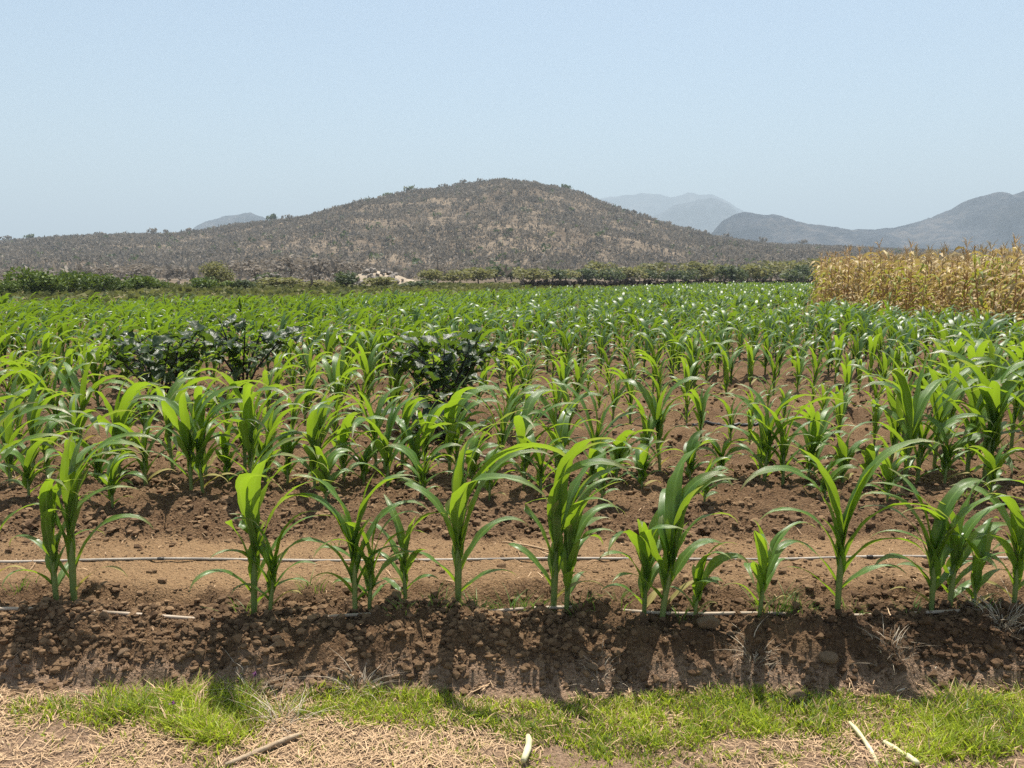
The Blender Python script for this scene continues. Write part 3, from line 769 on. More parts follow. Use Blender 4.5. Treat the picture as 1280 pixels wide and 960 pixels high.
class Maize:
    """one plant's leaves (each with its node) and stalk"""
    def __init__(s, H, seed, n=9, nseg=12, m=4, wind=0.35, lean=(0.0, 0.0), W=0.04, erect=0.0, plane=None, spread=1.0, tight=0.0, core=0):
        r = random.Random(seed)
        s.leaves = []; s.old = r.random(); Hs = 0.42 * H; s.H = H
        base = r.uniform(0, 2 * math.pi) if plane is None else plane
        lx, ly = lean
        def axis(z): q = z / H; return np.array([lx * H * q ** 1.5, ly * H * q ** 1.5, z])
        s.axis = axis
        for i in range(n):
            q = i / (n - 1)
            zn = Hs * (0.16 + 0.84 * q ** 0.85)
            L = H * np.interp(q, [0, 0.25, 0.6, 0.85, 1], [0.36, 0.62, 0.98, 0.90, 0.62]) * r.uniform(0.88, 1.12) * spread
            w = W * np.interp(q, [0, 0.3, 0.65, 0.9, 1], [0.52, 0.72, 1.0, 0.92, 0.62]) * r.uniform(0.9, 1.1)
            th0 = R(np.interp(q, [0, 0.3, 0.7, 1], [46, 66, 80, 87]) + r.uniform(-6, 4) + tight * np.interp(q, [0, 0.3, 0.6, 1], [4, 14, 9, 3]))
            th1 = R(np.interp(q, [0, 0.3, 0.65, 0.85, 1], [-66, -70, -58, -30, 35]) + r.uniform(-28, 24) + 26 * erect)
            az = base + math.pi * i + r.uniform(-0.5, 0.5)
            if wind > 0.6 and q > 0.35:
                az = (az + math.pi) % (2 * math.pi) - math.pi; az *= 0.62 if q < 0.7 else 0.5
            wd = wind * r.uniform(0.6, 1.2) * np.interp(q, [0, 0.4, 1], [0.3, 1, 0.9])
            V, F, U = leaf_geo(L, w, az, th0, th1, nseg, m, wd, 1.2, R(r.uniform(4, 20)), r.uniform(-1.5, 1.5) * (0.3 + q * 0.5), r.uniform(0.2, 1.0) * 0.22 * w, r.uniform(0, 6), r.uniform(1.3, 2.3) + 0.8 * tight, r.uniform(-0.15, 0.15))
            o = axis(zn) + 0.006 * np.array([math.cos(az), math.sin(az), 0])
            s.leaves.append((V, F, U, o))
        for i in range(core):
            zn = Hs * (0.50 + 0.16 * i); az = base + math.pi * i + r.uniform(-.7, .7)
            V, F, U = leaf_geo(H * r.uniform(0.36, 0.50), W * r.uniform(0.95, 1.2), az, R(r.uniform(84, 89)), R(r.uniform(30, 66)), nseg, m, wind * 0.6, 1.25, R(24), r.uniform(-.5, .5), 0.15 * W, r.uniform(0, 6), 2.4, r.uniform(-.2, .2))
            s.leaves.append((V, F, U, axis(zn)))
        zm = max(float((V[:, 2] + o[2]).max()) for V, F, U, o in s.leaves); kk = H / zm
        s.leaves = [(V * np.array([1, 1, kk]), F, U, np.array([o[0], o[1], o[2] * kk])) for V, F, U, o in s.leaves]
        Hs *= kk
        zz = np.linspace(-0.04, Hs * 1.05, 7)
        rad = np.interp(zz / Hs, [-0.1, 0.1, 0.5, 0.8, 1.05], [0.0135, 0.0125, 0.0145, 0.012, 0.004]) * (H / 0.75) ** 0.7
        s.stalk = tube([axis(max(z, 0)) + np.array([0, 0, min(z, 0)]) for z in zz], rad, 8 if nseg > 9 else 5)
    def meshes(s):
        V, F = s.stalk
        st = np_mesh('stalk', V, F, M['stalk'])
        return st, [(np_mesh('leaf', V, F, M['yellow'] if (i == 0 and s.old < 0.45) else M['maize'], U), tuple(o)) for i, (V, F, U, o) in enumerate(s.leaves)]
    def joined(s, keep=99):
        g = Geo()
        for V, F, U, o in s.leaves[-keep:]: g.add(V + o, F, U)
        g.add(*s.stalk)
        return g.arrays()

NIND = [0]
def place_maize(x, y, meshes, scale, rz, label, tilt=(0, 0), group='young green maize plants'):
    z = float(soil_z(np.array([x]), np.array([y]))[0]) - 0.005
    e = empty('maize_plant', (x, y, z)); e.rotation_euler = (tilt[0], tilt[1], rz); e.scale = (scale,) * 3
    st, lv = meshes
    link('stalk', st, e)
    for me, o in lv: link('leaf', me, e, o)
    tag(e, label, 'maize plant', group)
    NIND[0] += 1
    return e

# first row: (base px, base py, top py, seed, leaves, lean, erect, wind, leaf half-width, leaf plane, label)
FRONT = [
    (-22, 758, 505, 3, 9, (0.10, 0.1), 0.1, 0.75, 0.036, 0.2, 'maize plant cut by the left edge of the photo, its leaves reaching in from outside'),
    (71, 757, 575, 5, 8, (-0.02, 0.0), 0.5, 0.85, 0.034, 1.2, 'slim maize plant at the left end of the front row beside its taller twin'),
    (93, 755, 520, 8, 9, (0.06, 0.0), 0.2, 0.95, 0.036, 0.1, 'taller twin of the slim front row plant, long leaves arching right'),
    (318, 770, 545, 12, 9, (0.10, 0.0), 0.5, 0.95, 0.040, 0.3, 'tall front row maize with a bare lower stalk and leaves streaming to the right'),
    (338, 770, 635, 14, 8, (0.22, 0.0), 0.1, 0.6, 0.030, 0.2, 'short leaning maize at the right foot of the tall streaming one'),
    (444, 769, 590, 17, 10, (0.03, 0.0), 0.2, 0.35, 0.036, 0.15, 'bushy front row maize with leaves spread evenly to both sides'),
    (462, 766, 640, 19, 8, (0.12, 0.0), 0.4, 0.4, 0.030, 0.5, 'short maize shoot growing against the bushy front row plant'),
    (507, 764, 640, 23, 7, (-0.02, 0.0), 0.5, 0.3, 0.026, 2.6, 'narrow small maize between the bushy plant and the thick stalked one'),
    (573, 765, 520, 29, 9, (0.02, 0.0), 0.3, 0.9, 0.043, 0.25, 'thick stalked front row maize with one long leaf sweeping up to the right'),
    (692, 768, 535, 31, 9, (0.06, 0.0), 0.5, 0.95, 0.043, 0.3, 'broad leaved maize in the middle of the front row, fanned like a quill'),
    (708, 770, 600, 37, 8, (0.10, 0.05), 0.4, 0.9, 0.038, 1.0, 'second stalk pressed against the fanned maize in the middle of the front row'),
    (805, 772, 625, 41, 8, (0.03, 0.0), 0.3, 0.35, 0.036, 0.6, 'lower left maize of the crossing pair right of the middle'),
    (828, 776, 560, 43, 9, (0.22, 0.0), 0.3, 0.85, 0.045, 0.1, 'darkest broad leaved maize leaning hard to the right over its neighbour'),
    (949, 777, 640, 47, 8, (0.10, 0.0), 0.3, 0.5, 0.028, 0.4, 'small weak maize in a tuft of weeds right of the leaning plant'),
    (1046, 775, 560, 53, 10, (0.0, 0.0), 0.25, 0.15, 0.036, 3.0, 'symmetrical front row maize with tall centre leaves left of the double plant'),
    (1163, 774, 600, 59, 9, (-0.03, 0.0), 0.3, 0.1, 0.037, 3.1, 'left stalk of the double maize near the right end of the front row'),
    (1186, 770, 592, 61, 9, (0.04, 0.0), 0.4, 0.4, 0.039, 0.2, 'right stalk of the double maize near the right end of the front row'),
    (1266, 772, 625, 67, 9, (-0.04, 0.0), 0.2, 0.2, 0.034, 2.9, 'maize with drooping leaves at the right end of the front row'),
    (868, 778, 680, 85, 7, (0.16, -0.05), -0.3, 0.8, 0.030, 0.2, 'low drooping maize shoot in front of the leaning plant'),
    (1215, 772, 660, 89, 7, (0.08, 0.0), 0.0, 0.4, 0.028, 0.5, 'short maize shoot between the double plant and the right end one'),
    (1330, 772, 600, 71, 9, (-0.04, 0.0), 0.2, 0.1, 0.036, 3.0, 'maize just outside the right edge, its leaf tips showing'),
]
def solve_H(px, py, top):
    x, y = ground(px, py)
    _, _, zt = bearing(px, top, y)
    return x, y, zt
for (px, py, top, seed, n, lean, er, wind, W, plane, lab) in FRONT:
    x, y, H = solve_H(px, py, top)
    place_maize(x, y, Maize(H * 0.99, seed, n + 1, 16, 4, wind, lean, W * 0.90, er + 0.15, plane, 1.02, 0.95 if wind > 0.5 else 0.6, 2).meshes(), 1.0, 0, lab)

SECOND = [(14, 606, 490), (60, 598, 520), (125, 612, 540), (182, 604, 505), (240, 628, 490), (254, 629, 500), (315, 626, 480), (332, 612, 500), (394, 621, 500), (485, 606, 495), (520, 598, 520), (562, 588, 470), (655, 616, 490), (700, 604, 500), (640, 540, 478), (802, 619, 545), (862, 612, 545), (900, 598, 550),
          (955, 612, 488), (978, 613, 495), (1052, 610, 540), (1130, 606, 435), (1146, 600, 470), (1208, 592, 445), (1236, 596, 460), (1290, 600, 470), (98, 640, 545), (150, 585, 500), (285, 600, 520), (360, 604, 520), (430, 600, 510), (455, 612, 540), (590, 606, 540), (740, 612, 540), (770, 600, 530), (1010, 600, 530), (1085, 606, 550), (1180, 606, 520), (38, 640, 560), (142, 648, 570), (408, 642, 560), (528, 636, 560), (612, 640, 565), (676, 634, 555), (752, 640, 575), (880, 640, 575), (1030, 636, 575), (1108, 640, 570), (1236, 638, 565)]
SECOND = sorted((a, b + (8 if b < 612 else 0), c + 4) for a, b, c in SECOND)
rngM = random.Random(21)
SECLAB = {240: 'left stalk of the close maize pair in the second row, under left dark shrub', 254: 'right stalk of the close maize pair in the second row, under left dark shrub', 1130: 'tallest maize of the second row, towering near the right edge',
          1208: 'tall maize of the second row right of the tallest one', 955: 'left of two upright maize plants side by side in the second row', 978: 'right of two upright maize plants side by side in the second row', 562: 'maize standing right in front of the smaller dark shrub',
          640: 'pale yellow green spindly maize right of the smaller dark shrub', 14: 'second row maize nearest the left edge behind the straw clump', 315: 'tall second row maize right of the close pair', 1290: 'second row maize cut by the right edge'}
taken = []
for (px, py, top, *_r) in FRONT: taken.append(ground(px, py))
for i, (px, py, top) in enumerate(SECOND):
    x, y, H = solve_H(px, py, top)
    taken.append((x, y))
    er = 0.6 if px > 900 else 0.2
    lab = SECLAB.get(px, 'second row maize plant, ' + ordinal(i + 1) + ' from the left edge')
    place_maize(x, y, Maize(H, 100 + i, 9, 12, 4, (0.7 if px < 900 else 0.3) * rngM.uniform(0.7, 1.1), (rngM.uniform(-.04, .1), 0), 0.037 * rngM.uniform(.9, 1.15) * (1.15 if H > .8 else 1), er, rngM.uniform(-0.5, 0.9), 1.15, 0.4, 2).meshes(), 1.0, 0, lab)

PROTO = [Maize(0.75, 200 + i, 9, 9, 2, (0.45 + 0.45 * rngM.random()) if i < 8 else 0.15, (rngM.uniform(-.06, .1), 0), 0.036, rngM.uniform(0, 0.5) if i < 8 else rngM.uniform(0.5, 1.0), rngM.uniform(-0.7, 0.9), 1.0, 0.4 if i < 8 else 0.8, 1) for i in range(16)]
def pick_proto(x, y):
    right = rngM.random() < sstep(380, 760, px_of(x, y))
    return 8 + rngM.randrange(8) if right else rngM.randrange(8)
PM = [p.meshes() for p in PROTO]

def crop_points():
    P = []
    y = 5.75; k = 0
    while y < 80:
        step = 0.95 if y < 30 else 1.2
        sp = np.interp(y, [5.5, 9, 14, 30, 80], [0.30, 0.30, 0.29, 0.31, 0.40])
        xs = np.arange(-0.80 * y - 0.5, 0.80 * y + 0.5, sp)
        xs = xs + RNG.normal(0, 0.07, len(xs)); ys = y + RNG.normal(0, 0.09 + 0.004 * y, len(xs))
        for xx, yy in zip(xs, ys): P.append((xx, yy))
        y += step * np.interp(y, [5, 12, 40], [1.0, 0.95, 0.9]); k += 1
    P = np.array(P)
    P = P[P[:, 1] < field_far(P[:, 0])]
    # thin, patchy stand in the near centre and right
    a = px_of(P[:, 0], P[:, 1])
    thin = np.exp(-((P[:, 1] - 7.4) / 2.2) ** 2) * sstep(520, 700, a) * (1 - 0.6 * sstep(1050, 1150, a))
    p_keep = 1 - 0.34 * thin - 0.15 * (perlin(P[:, 0] * 0.6, P[:, 1] * 0.6, 240) > 0.15)
    P = P[RNG.uniform(0, 1, len(P)) < p_keep]
    for (sx, sy, sr) in SHRUBS_AT: P = P[(P[:, 0] - sx) ** 2 + (P[:, 1] - sy) ** 2 > sr ** 2]
    # the dry maize block
    P = P[~in_dry(P[:, 0], P[:, 1], 0.25)]
    return P
DRY_A, DRY_B = (10.3, 26.3), (11.3, 16.6)            # the near side of the dry maize block
def in_dry(x, y, pad=0.0):
    x = np.asarray(x, float); y = np.asarray(y, float)
    left = x > np.interp(y, [0, DRY_B[1], DRY_A[1], 70], [14.0, DRY_B[0], DRY_A[0], 28.0]) - pad
    return left & (x < 60) & (y > 11) & (y < 60)
SHRUBS_AT = [(-4.1, 8.8, 0.6), (-3.3, 9.3, 0.5), (-0.72, 7.8, 0.5), (-0.55, 7.1, 0.45), (-3.9, 7.9, 0.5), (-3.2, 8.4, 0.5), (-4.5, 8.0, 0.4), (-0.9, 6.7, 0.35)]
P = crop_points()
order = np.argsort(P[:, 1]); P = P[order]
nind = 300 - NIND[0]
near, rest = P[:nind], P[nind:]
ROW_Y = [5.75]
while ROW_Y[-1] < 30: ROW_Y.append(ROW_Y[-1] + 0.95 * np.interp(ROW_Y[-1], [5, 12, 40], [1.0, 0.95, 0.9]))
def row_of(p): return int(np.argmin(np.abs(np.array(ROW_Y) - p[1])))
def plant_h(x, y):
    a = px_of(x, y)
    h = 0.70 + 0.13 * perlin(x * 0.5, y * 0.5, 250) * 1.6
    h = h - 0.16 * np.exp(-((y - 7.6) / 2.2) ** 2) * sstep(480, 650, a) * (1 - sstep(1060, 1160, a))
    h = h + 0.10 * sstep(1050, 1200, a) * (1 - sstep(9, 14, y))
    return h
ROWY = {}
rows_near = np.array([row_of(p) for p in near])
for rr in sorted(set(rows_near)):
    idx = [k for k in range(len(near)) if rows_near[k] == rr]
    idx.sort(key=lambda k: near[k][0] / near[k][1])
    for q, k in enumerate(idx):
        x, y = near[k]
        h = float(plant_h(x, y)) * rngM.uniform(0.80, 1.15)
        side = 'left' if px_of(x, y) < 540 else 'right'
        if rr < 5:
            lab = 'young maize plant, ' + ordinal(q + 1) + ' from the left in the ' + ordinal(rr + 3) + ' row from the bank'
            grp = 'young green maize plants'
        elif y < 9.2:
            lab = 'young maize plant in the patchy rows level with dark shrubs, ' + side + ' half'
            grp = 'young maize plants level with the dark shrubs, ' + side
        else:
            lab = 'young maize plant in the rows just behind the dark shrubs, ' + side + ' half'
            grp = 'young maize plants behind the dark shrubs, ' + side
        place_maize(x, y, PM[pick_proto(x, y)], h / 0.75, rngM.uniform(-0.5, 0.5), lab, (rngM.uniform(-.06, .06), rngM.uniform(-.06, .06)), grp)

def crop_mass():
    lod1 = [Maize(0.75, 200 + i, 8, 6, 2, 0.3 + 0.5 * rngM.random() if i < 5 else 0.15, (rngM.uniform(-.06, .1), 0), 0.036, 0.25 if i < 5 else 0.8, rngM.uniform(-0.7, 0.9), 1.0, 0.3 if i < 5 else 0.8, 1).joined(8) for i in range(10)]
    lod2 = [Maize(0.75, 260 + i, 8, 4, 1, 0.3 + 0.5 * rngM.random() if i < 5 else 0.15, (0.02, 0), 0.044, 0.25 if i < 5 else 0.8, rngM.uniform(-0.7, 0.9), 1.0, 0.3 if i < 5 else 0.8).joined(6) for i in range(10)]
    VV, FF, TT, off = [], [], [], 0
    for lods, lo, hi in ((lod1, 0, 22), (lod2, 22, 999)):
        S = rest[(rest[:, 1] >= lo) & (rest[:, 1] < hi)]
        pick = RNG.integers(0, 5, len(S)) + 5 * (RNG.uniform(0, 1, len(S)) < sstep(380, 760, px_of(S[:, 0], S[:, 1])))
        for j in range(10):
            Q = S[pick == j]; n = len(Q)
            if not n: continue
            V, F, U, T = lods[j]
            h = plant_h(Q[:, 0], Q[:, 1]) * RNG.uniform(0.85, 1.15, n) / 0.75
            a = RNG.uniform(-0.6, 0.6, n); c, s = np.cos(a), np.sin(a)
            z = soil_z(Q[:, 0], Q[:, 1], False)
            X = (c[:, None] * V[None, :, 0] - s[:, None] * V[None, :, 1]) * h[:, None] + Q[:, 0:1]
            Y = (s[:, None] * V[None, :, 0] + c[:, None] * V[None, :, 1]) * h[:, None] + Q[:, 1:2]
            Z = V[None, :, 2] * h[:, None] + z[:, None]
            VV.append(np.stack([X, Y, Z], -1).reshape(-1, 3))
            FF.append((F[None] + (np.arange(n) * len(V))[:, None, None]).reshape(-1, 4) + off)
            nl = len(V)
            TT.append(np.clip(RNG.uniform(0, 1, (n, 1)) * 0.5 + 0.45 * perlin(Q[:, 0:1] * 0.25, Q[:, 1:2] * 0.16, 260) + 0.08 + 0.4 * np.repeat(RNG.uniform(0, 1, (n, nl // 3 + 1)), 3, 1)[:, :nl], 0, 1).ravel())
            off += n * nl
    o = link('maize_crop', np_mesh('maize_crop', np.vstack(VV), np.vstack(FF), M['maize_far'], None, np.concatenate(TT)))
    tag(o, 'mass of young green maize filling the field to its far edge', kind='stuff')
crop_mass()

# ------------------------------------------------------------------ ripe dry maize on the right
def dry_proto(seed, nseg, green, m=1):
    r = random.Random(seed); H = r.uniform(1.95, 2.45)
    lv = Geo(); st = Geo(); ts = Geo()
    lean = r.uniform(-.08, .1)
    ax = lambda z: np.array([lean * z * z / H, 0, z])
    base = r.uniform(0, 6)
    for i in range(12):
        z = H * (0.12 + 0.74 * i / 11); az = base + math.pi * i + r.uniform(-.7, .7)
        V, F, U = leaf_geo(r.uniform(0.45, 0.8), r.uniform(0.035, 0.055), az, R(r.uniform(35, 75)), R(r.uniform(-110, -60)), nseg, m, 0.25, 1.0, 0.5, r.uniform(-2.2, 2.2), 0.03, r.uniform(0, 6), r.uniform(0.6, 1.2))
        lv.add(V + ax(z), F, U, min(1, max(0, r.gauss(0.5, 0.28))))
    st.add(*tube([ax(z) for z in np.linspace(-0.05, H * 0.93, 5)], [0.016, 0.016, 0.013, 0.010, 0.006], 5))
    for i in range(7):
        a = r.uniform(0, 6); e = ax(H * 0.93)
        tip = e + np.array([math.cos(a) * r.uniform(.05, .2), math.sin(a) * r.uniform(.05, .2), r.uniform(.12, .30)])
        mid = (e + tip) / 2 + np.array([0, 0, 0.06])
        ts.add(*tube([e, mid, tip], [0.004, 0.008, 0.003], 4, False))
    ear = Geo(); z = H * 0.48
    ear.add(*tube([ax(z) + np.array([0.02, 0, 0]), ax(z) + np.array([0.07, 0.01, 0.06]), ax(z) + np.array([0.12, .02, 0.06]), ax(z) + np.array([0.16, .02, -0.06])], [0.012, 0.03, 0.032, 0.008], 6))
    return lv, st, ts, ear
dry_inst = [dry_proto(700 + i, 7, i >= 8, 2) for i in range(10)]
dry_m = [(a.mesh('foliage', M['dry_green'] if i >= 8 else M['dry']), b.mesh('dry_maize_plant', M['dry_stalk']), c.mesh('tassel', M['tassel']), d.mesh('ear', M['tassel'])) for i, (a, b, c, d) in enumerate(dry_inst)]
def dry_points():
    P = []
    for y in np.arange(11, 60, 0.7):
        for x in np.arange(9, 42, 0.34): P.append((x + RNG.normal(0, .1), y + RNG.normal(0, .12)))
    P = np.array(P); P = P[in_dry(P[:, 0], P[:, 1])]
    return P[(np.abs(P[:, 0] / P[:, 1]) < 0.80)]
DP = dry_points()
DP = DP[RNG.uniform(0, 1, len(DP)) < 0.45 + 0.55 * sstep(0.1, 1.2, DP[:, 0] - np.interp(DP[:, 1], [0, DRY_B[1], DRY_A[1], 70], [14.0, DRY_B[0], DRY_A[0], 28.0]) + 0.5 * perlin(DP[:, 1] * 0.8, DP[:, 0] * 0.8, 270))]
edge = np.interp(DP[:, 1], [0, DRY_B[1], DRY_A[1], 70], [14.0, DRY_B[0], DRY_A[0], 28.0])
depth = DP[:, 0] - edge
score = depth + np.where(DP[:, 1] > DRY_A[1], 6, 0) * 0 + np.where(DP[:, 0] / DP[:, 1] > 0.72, 50, 0) + 0.02 * DP[:, 1]
DP = DP[np.argsort(score)]
for k, (x, y) in enumerate(DP[:300]):
    j = rngM.randrange(10) if rngM.random() < 0.9 else 8 + rngM.randrange(2)
    f, s_, t_, e_ = dry_m[j]
    o = link('dry_maize_plant', s_, None, (x, y, float(soil_z(np.array([x]), np.array([y]), False)[0])), (0, 0, rngM.uniform(0, 6)), rngM.uniform(0.82, 1.06))
    o.rotation_euler[0] = rngM.gauss(0, .07); o.rotation_euler[1] = rngM.gauss(.03, .08)
    link('foliage', f, o); link('tassel', t_, o); link('ear', e_, o)
    if j >= 8: tag(o, 'ripe maize plant still yellow green among the dry brown ones', 'maize plant', 'yellow green plants in the dry maize')
    else: tag(o, 'tall dry brown maize plant with tassel at the edge of the ripe field', 'maize plant', 'dry brown maize plants')
def dry_mass():
    g1 = Geo(); S = DP[300:3000]
    VV, FF, TT, MI, off = [], [], [], [], 0
    lows = []
    for i in range(6):
        lv, st, ts, ear = dry_proto(800 + i, 3, False, 1)
        g = Geo()
        for q in (lv, ts): V, F, U, T = q.arrays(); g.add(V, F, U, T if q is lv else 0.7)
        V, F = tube([(0, 0, -0.1), (0, 0, 1.9)], [0.018, 0.01], 3, False); g.add(V, F, None, 0.1)
        lows.append(g.arrays())
    pick = RNG.integers(0, 6, len(S))
    for j in range(6):
        Q = S[pick == j]; n = len(Q); V, F, U, T = lows[j]
        a = RNG.uniform(0, 6.28, n); c, s = np.cos(a), np.sin(a); h = RNG.uniform(0.86, 1.1, n)
        X = (c[:, None] * V[None, :, 0] - s[:, None] * V[None, :, 1]) * h[:, None] + Q[:, 0:1]
        Y = (s[:, None] * V[None, :, 0] + c[:, None] * V[None, :, 1]) * h[:, None] + Q[:, 1:2]
        VV.append(np.stack([X, Y, V[None, :, 2] * h[:, None]], -1).reshape(-1, 3))
        FF.append((F[None] + (np.arange(n) * len(V))[:, None, None]).reshape(-1, 4) + off)
        TT.append(np.clip(T[None] + RNG.normal(0, .12, (n, 1)), 0, 1).ravel()); off += n * len(V)
    tag(link('dry_maize_crop', np_mesh('dry_maize_crop', np.vstack(VV), np.vstack(FF), M['dry'], None, np.concatenate(TT))), 'dry brown maize standing deeper inside the ripe field', kind='stuff')
dry_mass()

# ------------------------------------------------------------------ dark leaved shrubs in the field
def broad_leaf(L, W, seed):
    r = random.Random(seed); n, m = 8, 4
    t = np.linspace(0, 1, n + 1); c = np.linspace(-1, 1, m + 1)
    w = W * np.interp(t, [0, 0.12, 0.35, 0.6, 0.85, 1], [0.05, 0.75, 1.0, 0.78, 0.34, 0.02]) * (1 + 0.14 * np.cos(t * 19 + r.uniform(0, 6)))
    el = R(r.uniform(5, 30)) - R(r.uniform(35, 75)) * t ** 1.4
    x = np.concatenate([[0], np.cumsum(np.cos(el[:-1]) * L / n)]); z = np.concatenate([[0], np.cumsum(np.sin(el[:-1]) * L / n)])
    V = np.stack([np.repeat(x, m + 1), (w[:, None] * c[None]).ravel(), (z[:, None] + 0.25 * np.abs(c)[None] * w[:, None] + 0.012 * np.sin(11 * t[:, None] + 3 * c[None] + r.uniform(0, 6))).ravel()], 1)
    U = np.stack([np.repeat(t, m + 1), np.tile((c + 1) / 2, n + 1)], 1)
    return np_mesh('leaf', V, grid_faces(n, m), M['shrub_leaf'], U)
BL = [broad_leaf(0.17, 0.062, 900 + i) for i in range(8)]
def dark_shrub(x, y, h, w, nstem, nleaf, seed, label, lean=0.0):
    r = random.Random(seed); z = float(soil_z(np.array([x]), np.array([y]))[0])
    e = empty('dark_shrub', (x, y, z))
    tips = []
    for i in range(nstem):
        a = 2 * math.pi * i / nstem + r.uniform(-.4, .4); rr = w * 0.5 * r.uniform(0.45, 1.0); hh = h * r.uniform(0.72, 0.98)
        p = [np.array([0, 0, -0.05]), np.array([math.cos(a) * rr * 0.3 + lean * .2, math.sin(a) * rr * 0.3, hh * 0.4]), np.array([math.cos(a) * rr * 0.75 + lean * .6, math.sin(a) * rr * 0.75, hh * 0.78]), np.array([math.cos(a) * rr + lean, math.sin(a) * rr, hh])]
        g = Geo(); g.add(*tube(p, [0.015, 0.012, 0.008, 0.003], 6))
        for b in range(4):
            q = r.uniform(0.35, 0.9); j = min(2, int(q * 3)); s0 = p[j] + (p[j + 1] - p[j]) * (q * 3 - j); aa = a + r.uniform(-1.8, 1.8)
            e1 = s0 + np.array([math.cos(aa) * w * .18, math.sin(aa) * w * .18, h * r.uniform(0.03, .16)])
            g.add(*tube([s0, (s0 + e1) / 2 + np.array([0, 0, .015]), e1], [0.006, 0.005, 0.002], 5)); tips.append((s0, e1))
        tips.append((p[1], p[2])); tips.append((p[2], p[3]))
        link('stem', g.mesh('stem', M['shrub_stem']), e)
    for k in range(nleaf):
        s0, e1 = tips[k % len(tips)]; q = r.uniform(0.1, 1.15); pt = s0 + (e1 - s0) * q + np.array([r.gauss(0, .06), r.gauss(0, .06), r.gauss(-.03, .07)])
        link('leaf', BL[k % 8], e, tuple(pt), (r.uniform(-.7, .7), r.uniform(-.5, .7), r.uniform(0, 6.28)), r.uniform(0.75, 1.45))
    tag(e, label, 'shrub', 'dark leaved shrubs in the maize')
dark_shrub(-4.1, 8.8, 1.0, 1.45, 9, 125, 1, 'dark leaved shrub with black stems, left and larger of the touching pair')
dark_shrub(-3.3, 9.3, 1.02, 1.1, 7, 90, 2, 'dark leaved shrub, right one of the touching pair in the maize')
dark_shrub(-0.72, 7.8, 1.02, 1.1, 9, 125, 3, 'upright dark leaved shrub standing alone in the middle of the field')
dark_shrub(-0.62, 7.05, 0.42, 0.7, 5, 42, 4, 'low dark leaved shrub at the foot of the upright one')

# ------------------------------------------------------------------ clods, stones, litter
def icos(sub):
    import bmesh
    bm = bmesh.new(); bmesh.ops.create_icosphere(bm, subdivisions=sub, radius=1)
    V = np.array([v.co[:] for v in bm.verts]); F = np.array([[l.index for l in f.verts] for f in bm.faces]); bm.free()
    return V, F
def scatter_clods(name, label, n, sizes, xr, yr, dens, sub, seed):
    rng = np.random.default_rng(seed)
    IV, IF = icos(sub)
    var = []
    for k in range(8):
        V = IV.copy(); pl = rng.normal(size=(8, 3)); pl /= np.linalg.norm(pl, axis=1)[:, None]; dd = rng.uniform(0.45, 0.85, 8)
        for p, d in zip(pl, dd):
            s = V @ p - d; V = V - np.clip(s, 0, 9)[:, None] * p * 0.85
        V *= (1 + 0.17 * rng.normal(size=(len(V), 1)))
        var.append(V)
    y = np.sqrt(rng.uniform(yr[0] ** 2, yr[1] ** 2, n)); x = rng.uniform(-xr, xr, n) * y
    d = dens(x, y); k = rng.uniform(0, 1, n) < d
    x, y = x[k], y[k]; n = len(x)
    s = sizes[0] * (sizes[1] / sizes[0]) ** (rng.uniform(0, 1, n) ** 2.4)
    z = soil_z(x, y)
    pick = rng.integers(0, 8, n); a = rng.uniform(0, 6.28, n)
    VV, FF, TT, off = [], [], [], 0
    base_t = np.clip(0.45 + 0.35 * rng.normal(size=n) * 0.6 + 0.25 * perlin(x * 2, y * 2, 8), 0, 1)
    base_t = base_t - 0.45 * sstep(0.2, 0.9, x + 0.3 * perlin(x, y, 91)) * (1 - sstep(3.2, 3.5, y)) * (y > 2.95)
    for j in range(8):
        m = pick == j; q = m.sum(); V = var[j]
        c, sn = np.cos(a[m]), np.sin(a[m])
        X = (c[:, None] * V[None, :, 0] - sn[:, None] * V[None, :, 1]) * s[m][:, None] * 1.15 + x[m][:, None]
        Y = (sn[:, None] * V[None, :, 0] + c[:, None] * V[None, :, 1]) * s[m][:, None] + y[m][:, None]
        Z = V[None, :, 2] * s[m][:, None] * 0.8 + z[m][:, None] + s[m][:, None] * 0.25
        VV.append(np.stack([X, Y, Z], -1).reshape(-1, 3)); FF.append((IF[None] + (np.arange(q) * len(V))[:, None, None]).reshape(-1, 3) + off)
        TT.append(np.repeat(base_t[m], len(V))); off += q * len(V)
    o = link(name, np_mesh(name, np.vstack(VV), np.vstack(FF), M['clod'], None, np.clip(np.concatenate(TT), 0, 1), False))
    tag(o, label, kind='stuff')
def dens_soil(x, y):
    b, bench, path, rough = soil_parts(x, y)
    return np.clip(rough * 1.1 - 0.15, 0.03, 1) * (0.25 + 0.75 * sstep(-0.35, 0.25, perlin(x * 1.3, y * 1.7, 77)))
scatter_clods('soil_clods', 'loose brown clods lying on the bank and the tilled rows', 21000, (0.004, 0.028), 0.70, (3.3, 5.7), dens_soil, 1, 31)
scatter_clods('soil_clods', 'smaller clods on the tilled soil further into the field', 15000, (0.006, 0.034), 0.72, (5.6, 10.5), dens_soil, 1, 32)
scatter_clods('soil_clods', 'brown lumps and clods covering the face of the bank', 16000, (0.004, 0.024), 0.72, (2.9, 3.45), lambda x, y: np.clip(0.2 + 2.5 * bank(x, y), 0, 1) * (0.35 + 0.65 * sstep(-0.3, 0.2, perlin(x * 1.6, y * 2, 78))), 1, 35)
scatter_clods('soil_clods', 'larger broken clods strewn between the first and second rows', 2600, (0.014, 0.048), 0.72, (4.3, 6.4), lambda x, y: sstep(-0.1, 0.35, perlin(x * 1.1, y * 1.5, 79)), 2, 36)
